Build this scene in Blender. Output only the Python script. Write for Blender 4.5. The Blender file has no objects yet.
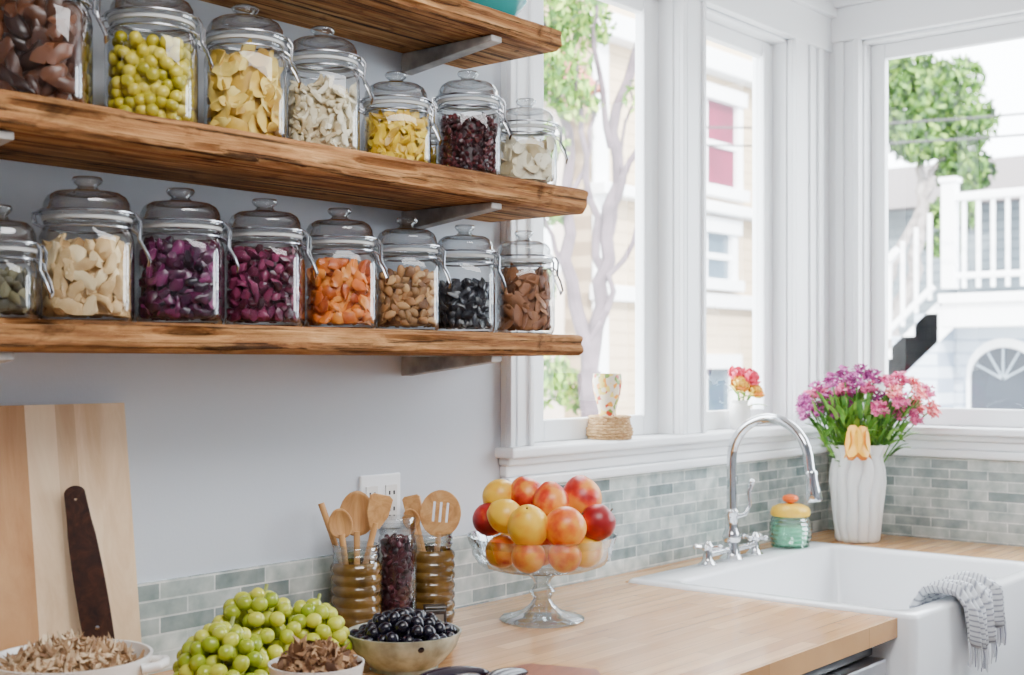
import bpy, bmesh, math, random
from mathutils import Vector, Matrix, noise, Euler
random.seed(7)
SC=bpy.context.scene
COL=SC.collection
CZ=0.91   # counter height
XB=3.95   # wall east plane
R_=Vector((.641,-.767,0)); V_=Vector((.767,.641,0))

# ------------------------------------------------------------------ materials
def newmat(name):
    m=bpy.data.materials.new(name); m.use_nodes=True
    nt=m.node_tree; b=nt.nodes.get('Principled BSDF')
    return m,nt,b
def M(name,col,rough=.5,metal=0,spec=.5,bump=0,bscale=50,var=0,vscale=4):
    m,nt,b=newmat(name)
    b.inputs['Base Color'].default_value=(*col,1); b.inputs['Roughness'].default_value=rough
    b.inputs['Metallic'].default_value=metal; b.inputs['Specular IOR Level'].default_value=spec
    if var or bump:
        tc=nt.nodes.new('ShaderNodeTexCoord')
    if var:
        n=nt.nodes.new('ShaderNodeTexNoise'); n.inputs['Scale'].default_value=vscale; n.inputs['Detail'].default_value=5
        nt.links.new(tc.outputs['Object'],n.inputs['Vector'])
        r=nt.nodes.new('ShaderNodeValToRGB')
        r.color_ramp.elements[0].position=.3; r.color_ramp.elements[1].position=.7
        r.color_ramp.elements[0].color=(*[max(0,c*(1-var)) for c in col],1)
        r.color_ramp.elements[1].color=(*[min(1,c*(1+var)) for c in col],1)
        nt.links.new(n.outputs[0],r.inputs[0]); nt.links.new(r.outputs[0],b.inputs['Base Color'])
    if bump:
        n=nt.nodes.new('ShaderNodeTexNoise'); n.inputs['Scale'].default_value=bscale
        nt.links.new(tc.outputs['Object'],n.inputs['Vector'])
        bp=nt.nodes.new('ShaderNodeBump'); bp.inputs['Strength'].default_value=bump; bp.inputs['Distance'].default_value=.005
        nt.links.new(n.outputs[0],bp.inputs['Height']); nt.links.new(bp.outputs[0],b.inputs['Normal'])
    return m
def island(name,cols,rough=.5,nscale=60,namp=.25,spec=.5,gain=1.0):
    m,nt,b=newmat(name)
    g=nt.nodes.new('ShaderNodeNewGeometry'); tc=nt.nodes.new('ShaderNodeTexCoord')
    n=nt.nodes.new('ShaderNodeTexNoise'); n.inputs['Scale'].default_value=nscale; n.inputs['Detail'].default_value=4
    nt.links.new(tc.outputs['Object'],n.inputs['Vector'])
    ma=nt.nodes.new('ShaderNodeMath'); ma.operation='MULTIPLY_ADD'
    sub=nt.nodes.new('ShaderNodeMath'); sub.operation='SUBTRACT'; sub.inputs[1].default_value=.5
    nt.links.new(n.outputs[0],sub.inputs[0]); nt.links.new(sub.outputs[0],ma.inputs[0]); ma.inputs[1].default_value=namp*2
    nt.links.new(g.outputs['Random Per Island'],ma.inputs[2])
    r=nt.nodes.new('ShaderNodeValToRGB'); e=r.color_ramp.elements
    while len(e)<len(cols): e.new(.5)
    for i,c in enumerate(cols):
        e[i].position=i/(len(cols)-1) if len(cols)>1 else 0; e[i].color=(*[x*gain for x in c],1)
    nt.links.new(ma.outputs[0],r.inputs[0]); nt.links.new(r.outputs[0],b.inputs['Base Color'])
    b.inputs['Roughness'].default_value=rough; b.inputs['Specular IOR Level'].default_value=spec
    return m
def glass(name,tint=(.97,.985,.985),edge=(.55,.6,.62),refl=.06,top=.65,rough=.03,power=3.0):
    m,nt,b=newmat(name); nt.nodes.remove(b)
    out=nt.nodes.get('Material Output')
    lw=nt.nodes.new('ShaderNodeLayerWeight'); lw.inputs['Blend'].default_value=.5
    p=nt.nodes.new('ShaderNodeMath'); p.operation='POWER'; p.inputs[1].default_value=power
    nt.links.new(lw.outputs['Facing'],p.inputs[0])
    mx=nt.nodes.new('ShaderNodeMixRGB'); mx.inputs[1].default_value=(*tint,1); mx.inputs[2].default_value=(*edge,1)
    nt.links.new(p.outputs[0],mx.inputs[0])
    t=nt.nodes.new('ShaderNodeBsdfTransparent'); nt.links.new(mx.outputs[0],t.inputs[0])
    g=nt.nodes.new('ShaderNodeBsdfGlossy'); g.inputs['Roughness'].default_value=rough
    g.inputs[0].default_value=(1,1,1,1)
    ma=nt.nodes.new('ShaderNodeMath'); ma.operation='MULTIPLY_ADD'; ma.inputs[1].default_value=top; ma.inputs[2].default_value=refl
    nt.links.new(p.outputs[0],ma.inputs[0])
    ms=nt.nodes.new('ShaderNodeMixShader'); nt.links.new(ma.outputs[0],ms.inputs[0])
    nt.links.new(t.outputs[0],ms.inputs[1]); nt.links.new(g.outputs[0],ms.inputs[2])
    nt.links.new(ms.outputs[0],out.inputs['Surface'])
    return m
def wood(name,cols,scale=(2,18,18),rough=.5,detail=8,bump=.25,dist=1.2,spec=.4,rustic=False):
    m,nt,b=newmat(name)
    tc=nt.nodes.new('ShaderNodeTexCoord')
    def nz(sc,det,di):
        mp=nt.nodes.new('ShaderNodeMapping'); mp.inputs['Scale'].default_value=sc
        nt.links.new(tc.outputs['Object'],mp.inputs[0])
        n=nt.nodes.new('ShaderNodeTexNoise'); n.inputs['Scale'].default_value=1.0; n.inputs['Detail'].default_value=det
        n.inputs['Roughness'].default_value=.65; n.inputs['Distortion'].default_value=di
        nt.links.new(mp.outputs[0],n.inputs['Vector']); return n
    n=nz(scale,detail,dist)
    r=nt.nodes.new('ShaderNodeValToRGB'); e=r.color_ramp.elements
    while len(e)<len(cols): e.new(.5)
    for i,c in enumerate(cols):
        e[i].position=.28+.44*i/(len(cols)-1); e[i].color=(*c,1)
    nt.links.new(n.outputs[0],r.inputs[0]); last=r.outputs[0]
    bp=nt.nodes.new('ShaderNodeBump'); bp.inputs['Strength'].default_value=bump; bp.inputs['Distance'].default_value=.004
    nt.links.new(n.outputs[0],bp.inputs['Height'])
    if rustic:
        # dark cracks along the grain, broad weathered patches, knots
        for sc,p0,p1,lo in (((1.8,70,95),.38,.47,.14),((2.2,7,8),.34,.66,.52),((10,14,14),.31,.42,.30),((6,40,55),.38,.52,.52)):
            k=nz(sc,6,.4); rr=nt.nodes.new('ShaderNodeValToRGB')
            rr.color_ramp.elements[0].position=p0; rr.color_ramp.elements[0].color=(lo,lo*.92,lo*.85,1)
            rr.color_ramp.elements[1].position=p1; rr.color_ramp.elements[1].color=(1,1,1,1)
            nt.links.new(k.outputs[0],rr.inputs[0])
            mx=nt.nodes.new('ShaderNodeMixRGB'); mx.blend_type='MULTIPLY'; mx.inputs[0].default_value=1
            nt.links.new(last,mx.inputs[1]); nt.links.new(rr.outputs[0],mx.inputs[2]); last=mx.outputs[0]
    nt.links.new(last,b.inputs['Base Color'])
    nt.links.new(bp.outputs[0],b.inputs['Normal'])
    b.inputs['Roughness'].default_value=rough; b.inputs['Specular IOR Level'].default_value=spec
    return m
def brickmat(name,axes,c1,c2,mortar,bw,rh,msize,rough=.3,grain=None,offset=.5,ncol=None,spec=.5,bump=.4,nsc=30):
    m,nt,b=newmat(name)
    tc=nt.nodes.new('ShaderNodeTexCoord'); sp=nt.nodes.new('ShaderNodeSeparateXYZ'); cb=nt.nodes.new('ShaderNodeCombineXYZ')
    nt.links.new(tc.outputs['Object'],sp.inputs[0])
    nt.links.new(sp.outputs[axes[0]],cb.inputs[0]); nt.links.new(sp.outputs[axes[1]],cb.inputs[1])
    br=nt.nodes.new('ShaderNodeTexBrick'); br.inputs['Scale'].default_value=1
    br.inputs['Brick Width'].default_value=bw; br.inputs['Row Height'].default_value=rh; br.inputs['Mortar Size'].default_value=msize
    br.inputs['Mortar Smooth'].default_value=.1; br.offset=offset
    br.inputs['Color1'].default_value=(*c1,1); br.inputs['Color2'].default_value=(*c2,1); br.inputs['Mortar'].default_value=(*mortar,1)
    nt.links.new(cb.outputs[0],br.inputs['Vector'])
    n=nt.nodes.new('ShaderNodeTexNoise'); n.inputs['Scale'].default_value=1; n.inputs['Detail'].default_value=5
    mp=nt.nodes.new('ShaderNodeMapping'); mp.inputs['Scale'].default_value=grain or (nsc,nsc,nsc)
    nt.links.new(tc.outputs['Object'],mp.inputs[0]); nt.links.new(mp.outputs[0],n.inputs['Vector'])
    r=nt.nodes.new('ShaderNodeValToRGB'); r.color_ramp.elements[0].position=.3; r.color_ramp.elements[1].position=.72
    nc=ncol or ((.78,.78,.78),(1,1,1)); r.color_ramp.elements[0].color=(*nc[0],1); r.color_ramp.elements[1].color=(*nc[1],1)
    nt.links.new(n.outputs[0],r.inputs[0])
    mx=nt.nodes.new('ShaderNodeMixRGB'); mx.blend_type='MULTIPLY'; mx.inputs[0].default_value=1
    nt.links.new(br.outputs['Color'],mx.inputs[1]); nt.links.new(r.outputs[0],mx.inputs[2])
    nt.links.new(mx.outputs[0],b.inputs['Base Color'])
    if bump:
        bp=nt.nodes.new('ShaderNodeBump'); bp.inputs['Strength'].default_value=bump; bp.inputs['Distance'].default_value=.003; bp.invert=True
        nt.links.new(br.outputs['Fac'],bp.inputs['Height']); nt.links.new(bp.outputs[0],b.inputs['Normal'])
    b.inputs['Roughness'].default_value=rough; b.inputs['Specular IOR Level'].default_value=spec
    return m

m_wall=M('wall_paint',(.60,.64,.70),.7,bump=.05,bscale=150)
m_trim=M('white_trim_paint',(.91,.93,.95),.35)
m_ceil=M('ceiling_paint',(.80,.80,.80),.8)
m_floor=brickmat('floor_planks','XY',(.26,.17,.11),(.20,.13,.08),(.05,.03,.02),1.2,.1,.002,.4,grain=(3,40,3))
m_shelf=wood('reclaimed_shelf_wood',[(.20,.075,.028),(.40,.175,.065),(.60,.31,.12),(.80,.50,.24)],(2.6,60,80),.85,detail=12,bump=1.0,dist=.7,spec=.15,rustic=True)
m_counter=brickmat('butcher_block','XY',(.82,.49,.22),(.56,.28,.10),(.36,.17,.06),.42,.036,.0008,.2,grain=(4,70,4),ncol=((.74,.67,.58),(1,1,1)),bump=0,spec=.5)
TC1,TC2,TM=(.70,.73,.70),(.25,.30,.30),(.80,.80,.78)
m_tileN=brickmat('mosaic_tile','XZ',TC1,TC2,TM,.118,.0305,.0018,.16,nsc=22,ncol=((.52,.59,.59),(1.1,1.1,1.08)))
m_tileE=brickmat('mosaic_tile_east','YZ',TC1,TC2,TM,.118,.0305,.0018,.16,nsc=22,ncol=((.52,.59,.59),(1.1,1.1,1.08)))
m_glass=glass('jar_glass',(.955,.965,.965),(.14,.16,.18),.035,.6,power=2.2)
m_lid=glass('jar_lid_glass',(.94,.955,.96),(.13,.15,.17),.07,.62,.04,power=1.7)
m_bowlglass=glass('pressed_glass',(.93,.95,.95),(.16,.20,.22),.07,.6,.04,power=1.6)
m_pane=glass('window_pane',(.985,.99,.99),(.9,.93,.93),.015,.3,0.0,power=4)
m_gasket=M('gasket_rubber',(.50,.50,.48),.5)
m_wire=M('wire_steel',(.42,.42,.44),.25,1)
m_chrome=M('chrome',(.68,.69,.71),.07,1)
m_steel=M('brushed_steel',(.60,.61,.64),.3,1)
m_porc=M('sink_porcelain',(.92,.93,.95),.12,spec=.6)
m_ceramic=M('white_ceramic',(.82,.81,.78),.25)
m_cab=M('cabinet_paint',(.80,.81,.82),.4)
m_dark=M('dark_slot',(.02,.02,.02),.5)
m_bracket=M('weathered_bracket',(.36,.34,.32),.6,var=.45,vscale=20,bump=.3)

# ------------------------------------------------------------------ mesh builder
def ico(sub):
    bm=bmesh.new(); bmesh.ops.create_icosphere(bm,subdivisions=sub,radius=1)
    bm.verts.ensure_lookup_table()
    vs=[v.co.copy() for v in bm.verts]; fs=[[v.index for v in f.verts] for f in bm.faces]; bm.free(); return vs,fs
ICO={i:ico(i) for i in (1,2,3,4)}
class MB:
    def __init__(s): s.v=[];s.f=[];s.m=[]
    def add(s,vs,fs,mi=0):
        o=len(s.v); s.v+= [tuple(p) for p in vs]; s.f+=[[i+o for i in f] for f in fs]; s.m+=[mi]*len(fs); return s
    def box(s,x0,x1,y0,y1,z0,z1,mi=0,T=None):
        vs=[Vector((x,y,z)) for z in (z0,z1) for y in (y0,y1) for x in (x0,x1)]
        if T: vs=[T@v for v in vs]
        return s.add(vs,[[0,2,3,1],[4,5,7,6],[0,1,5,4],[2,6,7,3],[0,4,6,2],[1,3,7,5]],mi)
    def lathe(s,prof,seg=40,mi=0,c=(0,0,0),capb=True,capt=True,rot=0,flute=None):
        vs=[];fs=[]
        for p in prof:
            r,z=p[0],p[1]; n=p[2] if len(p)>2 else 2
            for i in range(seg):
                a=2*math.pi*i/seg; ca,sa=math.cos(a),math.sin(a)
                rr=r/((abs(ca)**n+abs(sa)**n)**(1/n)) if n!=2 else r
                if flute: rr*=flute(a,z)
                vs.append((c[0]+rr*math.cos(a+rot),c[1]+rr*math.sin(a+rot),c[2]+z))
        for j in range(len(prof)-1):
            for i in range(seg):
                k=(i+1)%seg; fs.append([j*seg+i,j*seg+k,(j+1)*seg+k,(j+1)*seg+i])
        if capb: fs.append(list(range(seg))[::-1])
        if capt: fs.append([(len(prof)-1)*seg+i for i in range(seg)])
        return s.add(vs,fs,mi)
    def tube(s,pts,r,seg=8,mi=0,closed=False,flat=None):
        pts=[Vector(p) for p in pts]; n=len(pts)
        rs=r if isinstance(r,(list,tuple)) else [r]*n
        T=[]
        for i in range(n):
            if closed: t=pts[(i+1)%n]-pts[i-1]
            else: t=pts[min(i+1,n-1)]-pts[max(i-1,0)]
            T.append(t.normalized())
        up=Vector((0,0,1)) if abs(T[0].z)<.9 else Vector((1,0,0))
        N=(up-T[0]*up.dot(T[0])).normalized(); vs=[]
        for i in range(n):
            N=(N-T[i]*N.dot(T[i])).normalized(); B=T[i].cross(N)
            for k in range(seg):
                a=2*math.pi*k/seg
                vs.append(pts[i]+(N*math.cos(a)*(flat or 1)+B*math.sin(a))*rs[i])
        fs=[]
        for i in range(n if closed else n-1):
            j=(i+1)%n
            for k in range(seg):
                l=(k+1)%seg; fs.append([i*seg+k,i*seg+l,j*seg+l,j*seg+k])
        if not closed: fs+= [list(range(seg))[::-1],[(n-1)*seg+k for k in range(seg)]]
        return s.add(vs,fs,mi)
    def blob(s,c,dims,rot=None,amp=.15,sub=2,freq=1.3,bend=0,mi=0):
        V,F=ICO[sub]; off=Vector((random.random()*50,random.random()*50,random.random()*50)); R=rot or Matrix.Identity(3); c=Vector(c)
        vs=[]
        for v in V:
            k=1+amp*noise.noise(v*freq+off)*2
            p=Vector((v.x*dims[0],v.y*dims[1],v.z*dims[2]))*k
            if bend: p.z+=bend*(p.x*p.x)/max(dims[0],1e-5)
            vs.append(c+R@p)
        return s.add(vs,F,mi)
    def mesh(s,name,mats,smooth=True,ang=40):
        me=bpy.data.meshes.new(name); me.from_pydata(s.v,[],s.f); me.update()
        for m in (mats if isinstance(mats,(list,tuple)) else [mats]): me.materials.append(m)
        for i,p in enumerate(me.polygons): p.material_index=s.m[i]; p.use_smooth=smooth
        bm=bmesh.new(); bm.from_mesh(me); bmesh.ops.recalc_face_normals(bm,faces=bm.faces[:]); bm.to_mesh(me); bm.free()
        if smooth:
            try: me.set_sharp_from_angle(angle=math.radians(ang))
            except Exception: pass
        return me
    def obj(s,name,mats,loc=(0,0,0),parent=None,smooth=True,bevel=0,ang=40,rot=None,subd=0):
        return mkobj(name,s.mesh(name,mats,smooth,ang),loc,parent,bevel,rot,subd)
def mkobj(name,data,loc=(0,0,0),parent=None,bevel=0,rot=None,subd=0):
    o=bpy.data.objects.new(name,data); COL.objects.link(o); o.location=loc
    if parent: o.parent=parent
    if rot: o.rotation_euler=rot
    if bevel:
        b=o.modifiers.new('bevel','BEVEL'); b.width=bevel; b.segments=2; b.limit_method='ANGLE'; b.angle_limit=math.radians(40)
    return o
def empty(name,loc,rot=None):
    o=bpy.data.objects.new(name,None); COL.objects.link(o); o.location=loc; o.empty_display_size=.05
    if rot: o.rotation_euler=rot
    return o
def tag(o,label,cat,group=None,kind=None):
    o['label']=label; o['category']=cat
    if group: o['group']=group
    if kind: o['kind']=kind
    return o
def struct(o,label,cat): return tag(o,label,cat,kind='structure')
def rrot(): return Euler((random.random()*6.28,random.random()*6.28,random.random()*6.28)).to_matrix()

# ------------------------------------------------------------------ room shell
WT=2.85; XW=-1.5; YS=-3.5
m=MB()
m.box(XW,2.38,0,.12,0,WT); m.box(2.38,XB+.12,0,.12,0,1.235); m.box(2.38,XB+.12,0,.12,2.47,WT)
m.box(3.03,3.15,0,.12,1.235,2.47); m.box(3.68,XB+.12,0,.12,1.235,2.47)
struct(m.obj('wall_north',m_wall,smooth=False),'pale grey painted kitchen wall behind the shelves','wall')
m=MB()
m.box(XB,XB+.12,YS,0,0,1.235); m.box(XB,XB+.12,YS,0,2.50,WT); m.box(XB,XB+.12,-.12,0,1.235,2.50); m.box(XB,XB+.12,YS,-2.6,1.235,2.50)
m.box(XB,XB+.12,-1.40,-1.25,1.235,2.50)
struct(m.obj('wall_east',m_wall,smooth=False),'pale grey painted wall with wide windows over sink corner','wall')
struct(MB().box(XW-.12,XW,YS-.12,.12,0,WT).obj('wall_west',m_wall,smooth=False),'plain pale grey painted kitchen wall','wall')
struct(MB().box(XW,XB+.12,YS-.12,YS,0,WT).obj('wall_south',m_wall,smooth=False),'plain pale grey painted kitchen wall','wall')
struct(MB().box(XW-.12,XB+.12,YS-.12,.12,-.05,0).obj('floor',m_floor,smooth=False),'warm brown wooden plank floor','floor')
struct(MB().box(XW-.12,XB+.12,YS-.12,.12,WT,WT+.1).obj('ceiling',m_ceil,smooth=False),'plain white painted ceiling','ceiling')

# backsplash
m=MB(); m.box(-1.5,2.30,-.008,0,CZ,1.07); m.box(2.30,XB-.008,-.008,0,CZ,1.165)
struct(m.obj('trim_1',m_tileN,smooth=False),'grey green marble mosaic tile backsplash strips','tile backsplash')
struct(MB().box(XB-.008,XB,-1.9,0,CZ,1.165).obj('trim_2',m_tileE,smooth=False),'grey green marble mosaic tile backsplash under window','tile backsplash')
def sillN(name,x0,x1):
    m=MB(); m.box(x0,x1,-.055,.075,1.236,1.26); m.box(x0+.01,x1,-.035,0,1.218,1.236); m.box(x0+.015,x1,-.022,0,1.19,1.218); m.box(x0+.015,x1,-.03,0,1.165,1.19)
    return m.obj(name,m_trim,smooth=False,bevel=.006)
struct(sillN('trim_3',2.27,XB-.056),'white painted window sill with stepped apron moulding','window sill')
m=MB(); m.box(XB-.055,XB+.075,-2.75,0,1.236,1.26); m.box(XB-.035,XB,-2.7,0,1.218,1.236); m.box(XB-.022,XB,-2.7,0,1.19,1.218); m.box(XB-.03,XB,-2.7,0,1.165,1.19)
struct(m.obj('trim_4',m_trim,smooth=False,bevel=.006),'white painted window sill with stepped apron moulding','window sill')
m=MB()
def casN(x0,x1,z0=1.26,z1=2.47):
    m.box(x0,x1,-.018,0,z0,z1)
    m.box(x0,x0+.018,-.032,-.018,z0,z1); m.box(x1-.016,x1,-.026,-.018,z0,z1)
    if x1-x0>.08: m.box(x0+.035,x0+.042,-.023,-.018,z0,z1)
casN(2.29,2.385); casN(3.025,3.155); casN(3.675,3.80); m.box(3.80,XB-.02,-.018,0,1.26,2.47); m.box(3.84,3.87,-.028,-.018,1.26,2.47)
m.box(2.27,XB,-.03,0,2.47,2.58); m.box(2.26,XB,-.05,0,2.58,2.62)
struct(m.obj('trim_5',m_trim,smooth=False,bevel=.004),'white moulded window casing boards','window casing')
m=MB()
m.box(XB-.018,XB,-.125,0,1.26,2.5); m.box(XB-.032,XB-.018,-.125,-.105,1.26,2.5); m.box(XB-.028,XB-.018,-.07,-.04,1.26,2.5)
m.box(XB-.018,XB,-1.41,-1.245,1.26,2.5); m.box(XB-.018,XB,-2.72,-2.59,1.26,2.5); m.box(XB-.03,XB,-2.74,0,2.5,2.61); m.box(XB-.05,XB,-2.76,0,2.61,2.65)
struct(m.obj('trim_6',m_trim,smooth=False,bevel=.004),'white moulded window casing boards','window casing')
def winN(name,x0,x1,z0,z1,sl,sr,label):
    root=empty(name,(x0,0,z0)); struct(root,label,'window')
    w=x1-x0; h=z1-z0
    f=MB(); f.box(0,.012,0,.12,0,h); f.box(w-.012,w,0,.12,0,h); f.box(0,w,0,.12,h-.012,h); f.box(.012,w-.012,.075,.12,0,.012)
    f.obj('frame',m_trim,parent=root,smooth=False,bevel=.003)
    s=MB(); y0,y1=.045,.075
    s.box(.012,sl,y0,y1,0,h-.012); s.box(w-sr,w-.012,y0,y1,0,h-.012); s.box(sl,w-sr,y0,y1,0,.055); s.box(sl,w-sr,y0,y1,h-.06,h-.012)
    s.box(w-sr-.008,w-sr,y0-.008,y0+.01,.05,h-.05)
    s.obj('sash',m_trim,parent=root,smooth=False,bevel=.004)
    g=MB(); g.add([(sl,.062,.05),(w-sr,.062,.05),(w-sr,.062,h-.05),(sl,.062,h-.05)],[[0,1,2,3]]); g.obj('glass_pane',m_pane,parent=root,smooth=False)
winN('window_1',2.38,3.03,1.26,2.47,.13,.085,'tall white framed window beside the shelves')
winN('window_2',3.15,3.68,1.26,2.47,.06,.075,'narrow white framed window behind the faucet')
def winE(name,ys,w,label):
    root=empty(name,(XB,ys,1.26)); struct(root,label,'window'); h=1.24
    f=MB(); f.box(0,.12,-.012,0,0,h); f.box(0,.12,-w,-w+.012,0,h); f.box(0,.12,-w,0,h-.012,h); f.box(.075,.12,-w+.012,-.012,0,.012); f.obj('frame',m_trim,parent=root,smooth=False,bevel=.003)
    s=MB(); s.box(.045,.075,-.06,-.012,0,h-.012); s.box(.045,.075,-w+.012,-w+.06,0,h-.012); s.box(.045,.075,-w+.06,-.06,0,.055); s.box(.045,.075,-w+.06,-.06,h-.06,h-.012)
    s.obj('sash',m_trim,parent=root,smooth=False,bevel=.004)
    g=MB(); g.add([(.062,-.06,.05),(.062,-w+.06,.05),(.062,-w+.06,h-.05),(.062,-.06,h-.05)],[[0,1,2,3]]); g.obj('glass_pane',m_pane,parent=root,smooth=False)
winE('window_3',-.12,1.13,'wide white framed window overlooking outside stairs')
winE('window_4',-1.40,1.20,'wide white framed window further along the wall')

# ------------------------------------------------------------------ shelves
def shelf(x0,x1,z0,z1,d,seed,label):
    N=260; t=z1-z0; m=MB()
    sec=[(0,0),(0,t),(-d*.5,t),(-d+.012,t),(-d+.002,t-.006),(-d,t*.8),(-d,t*.6),(-d,t*.4),(-d,t*.2),(-d+.003,.006),(-d+.012,0),(-d*.5,0)]
    vs=[]
    for i in range(N+1):
        x=x0+(x1-x0)*i/N
        for j,(y,z) in enumerate(sec):
            k=0 if j in(0,1,2,11) else 1
            n1=noise.noise(Vector((x*9,j*1.7,seed)))*.003*k+noise.noise(Vector((x*45,j*3.1,seed)))*.0022*k
            n2=noise.noise(Vector((x*7,j*2.3,seed+9)))*.0026*k
            g=noise.noise(Vector((x*6,seed*3.3,j*.9)))
            if k and g>.32: n1+=(g-.32)*.04
            xx=x+(noise.noise(Vector((y*20,z*60,seed+3)))*.005 if i==N else 0)
            vs.append((xx-x0,y+n1,z+n2*(0 if j==3 else 1)))
    S=len(sec); fs=[]
    for i in range(N):
        for j in range(S):
            k=(j+1)%S; fs.append([i*S+j,i*S+k,(i+1)*S+k,(i+1)*S+j])
    fs+= [list(range(S)),[N*S+j for j in range(S)][::-1]]
    o=m.add(vs,fs).obj('wall_shelf',m_shelf,(x0,-.001,z0),ang=30)
    tag(o,label,'shelf','rustic wooden wall shelves')
shelf(.25,2.24,1.470,1.515,.275,1,'thick reclaimed wood wall shelf with eight storage jars')
shelf(.25,2.255,1.777,1.830,.275,4,'thick reclaimed wood wall shelf holding mixed jars')
shelf(.25,2.165,2.112,2.158,.275,8,'reclaimed wood wall shelf with turquoise bowls on it')
br=MB(); W=.016
br.add([(-W,-.001,0),(W,-.001,0),(W,-.001,-.042),(-W,-.001,-.042),(-W,-.255,0),(W,-.255,0),(W,-.255,-.012),(-W,-.255,-.012)],
 [[0,1,2,3],[4,7,6,5],[0,4,5,1],[3,2,6,7],[0,3,7,4],[1,5,6,2]])
brm=br.mesh('shelf_bracket',m_bracket,False)
for z in (1.4685,1.7755,2.1105):
    for x in (.93,1.98):
        tag(mkobj('shelf_bracket',brm,(x,0,z),bevel=.002),'tapered grey weathered bracket under a wood shelf','shelf bracket','shelf brackets')

# ------------------------------------------------------------------ storage jars
def jarmeshes(R,H,nsq=3.4):
    hb=H-.077
    body=MB().lathe([(R*.80,.004,nsq),(R*.90,0.0,nsq),(R*.97,.006,nsq),(R,.018,nsq),(R,hb*.5,nsq),(R,hb-.030,nsq),(R*.99,hb-.020,3),(R*.95,hb-.010,2.5),(R*.92,hb-.004,2.1),(R*.905,hb,2),(R*.93,hb+.002),(R*.93,hb+.005),(R*.86,hb+.006)],seg=48,capt=False)
    q=hb+.0065
    gas=MB().lathe([(R*.84,q),(R*.955,q),(R*.965,q+.003),(R*.955,q+.006),(R*.84,q+.006)],seg=40,capb=False,capt=False)
    l=q+.0065
    lid=MB().lathe([(R*.93,l),(R*1.0,l),(R*1.02,l+.004),(R*1.0,l+.010),(R*.94,l+.012),(R*.92,l+.022),(R*.84,l+.032),(R*.70,l+.038),(R*.66,l+.036),(R*.45,l+.040),(R*.27,l+.043),(R*.20,l+.048),(R*.30,l+.053),(R*.34,l+.058),(R*.30,l+.0625),(R*.1,l+.064)],seg=44,capb=False)
    w=MB()
    def circ(r,z,n=40): return [(r*math.cos(2*math.pi*i/n),r*math.sin(2*math.pi*i/n),z) for i in range(n)]
    w.tube(circ(R*.965,hb-.004),.0019,6,closed=True)
    w.tube(circ(R*1.04,l+.006),.0019,6,closed=True)
    def lever(dy):
        return [(R*1.035,dy,l+.006),(R*1.14,dy,l-.004),(R*1.12,dy,hb-.02),(R*1.24,dy*.9,hb-.034),(R*1.34,dy*.6,hb-.052),(R*1.31,0,hb-.060)]
    a=lever(.019); b=[(x,-y,z) for x,y,z in a][::-1]
    w.tube(a+b[1:],.0023,6)
    w.tube([(R*.955,.016,hb-.003),(R*1.09,.016,hb-.010),(R*1.12,.016,hb-.020),(R*1.12,-.016,hb-.020),(R*1.09,-.016,hb-.010),(R*.955,-.016,hb-.003)],.002,6)
    w.tube([(-R*.955,.013,hb-.003),(-R*1.1,.013,hb+.002),(-R*1.13,.013,l+.004),(-R*1.035,.013,l+.006)],.002,6)
    w.tube([(-R*.955,-.013,hb-.003),(-R*1.1,-.013,hb+.002),(-R*1.13,-.013,l+.004),(-R*1.035,-.013,l+.006)],.002,6)
    w.tube([(-R*1.11,.015,hb+.004),(-R*1.11,-.015,hb+.004)],.0025,6)
    return body.mesh('body',m_glass,ang=60),lid.mesh('lid',m_lid,ang=60),gas.mesh('gasket',m_gasket),w.mesh('wire_clamp',m_wire),hb
JM={}
def jar(x,y,z,R,H,rot,label):
    k=(R,H)
    if k not in JM: JM[k]=jarmeshes(R,H)
    b,l,g,w,hb=JM[k]
    e=empty('glass_jar',(x,y,z+.0005),(0,0,rot)); tag(e,label,'jar','clamp lid storage jars on the shelves')
    mkobj('body',b,parent=e); mkobj('lid',l,parent=e); mkobj('gasket',g,parent=e); mkobj('wire_clamp',w,parent=e)
    return hb
def serad(a,R,n): return R/((abs(math.cos(a))**n+abs(math.sin(a))**n)**(1/n))
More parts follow.
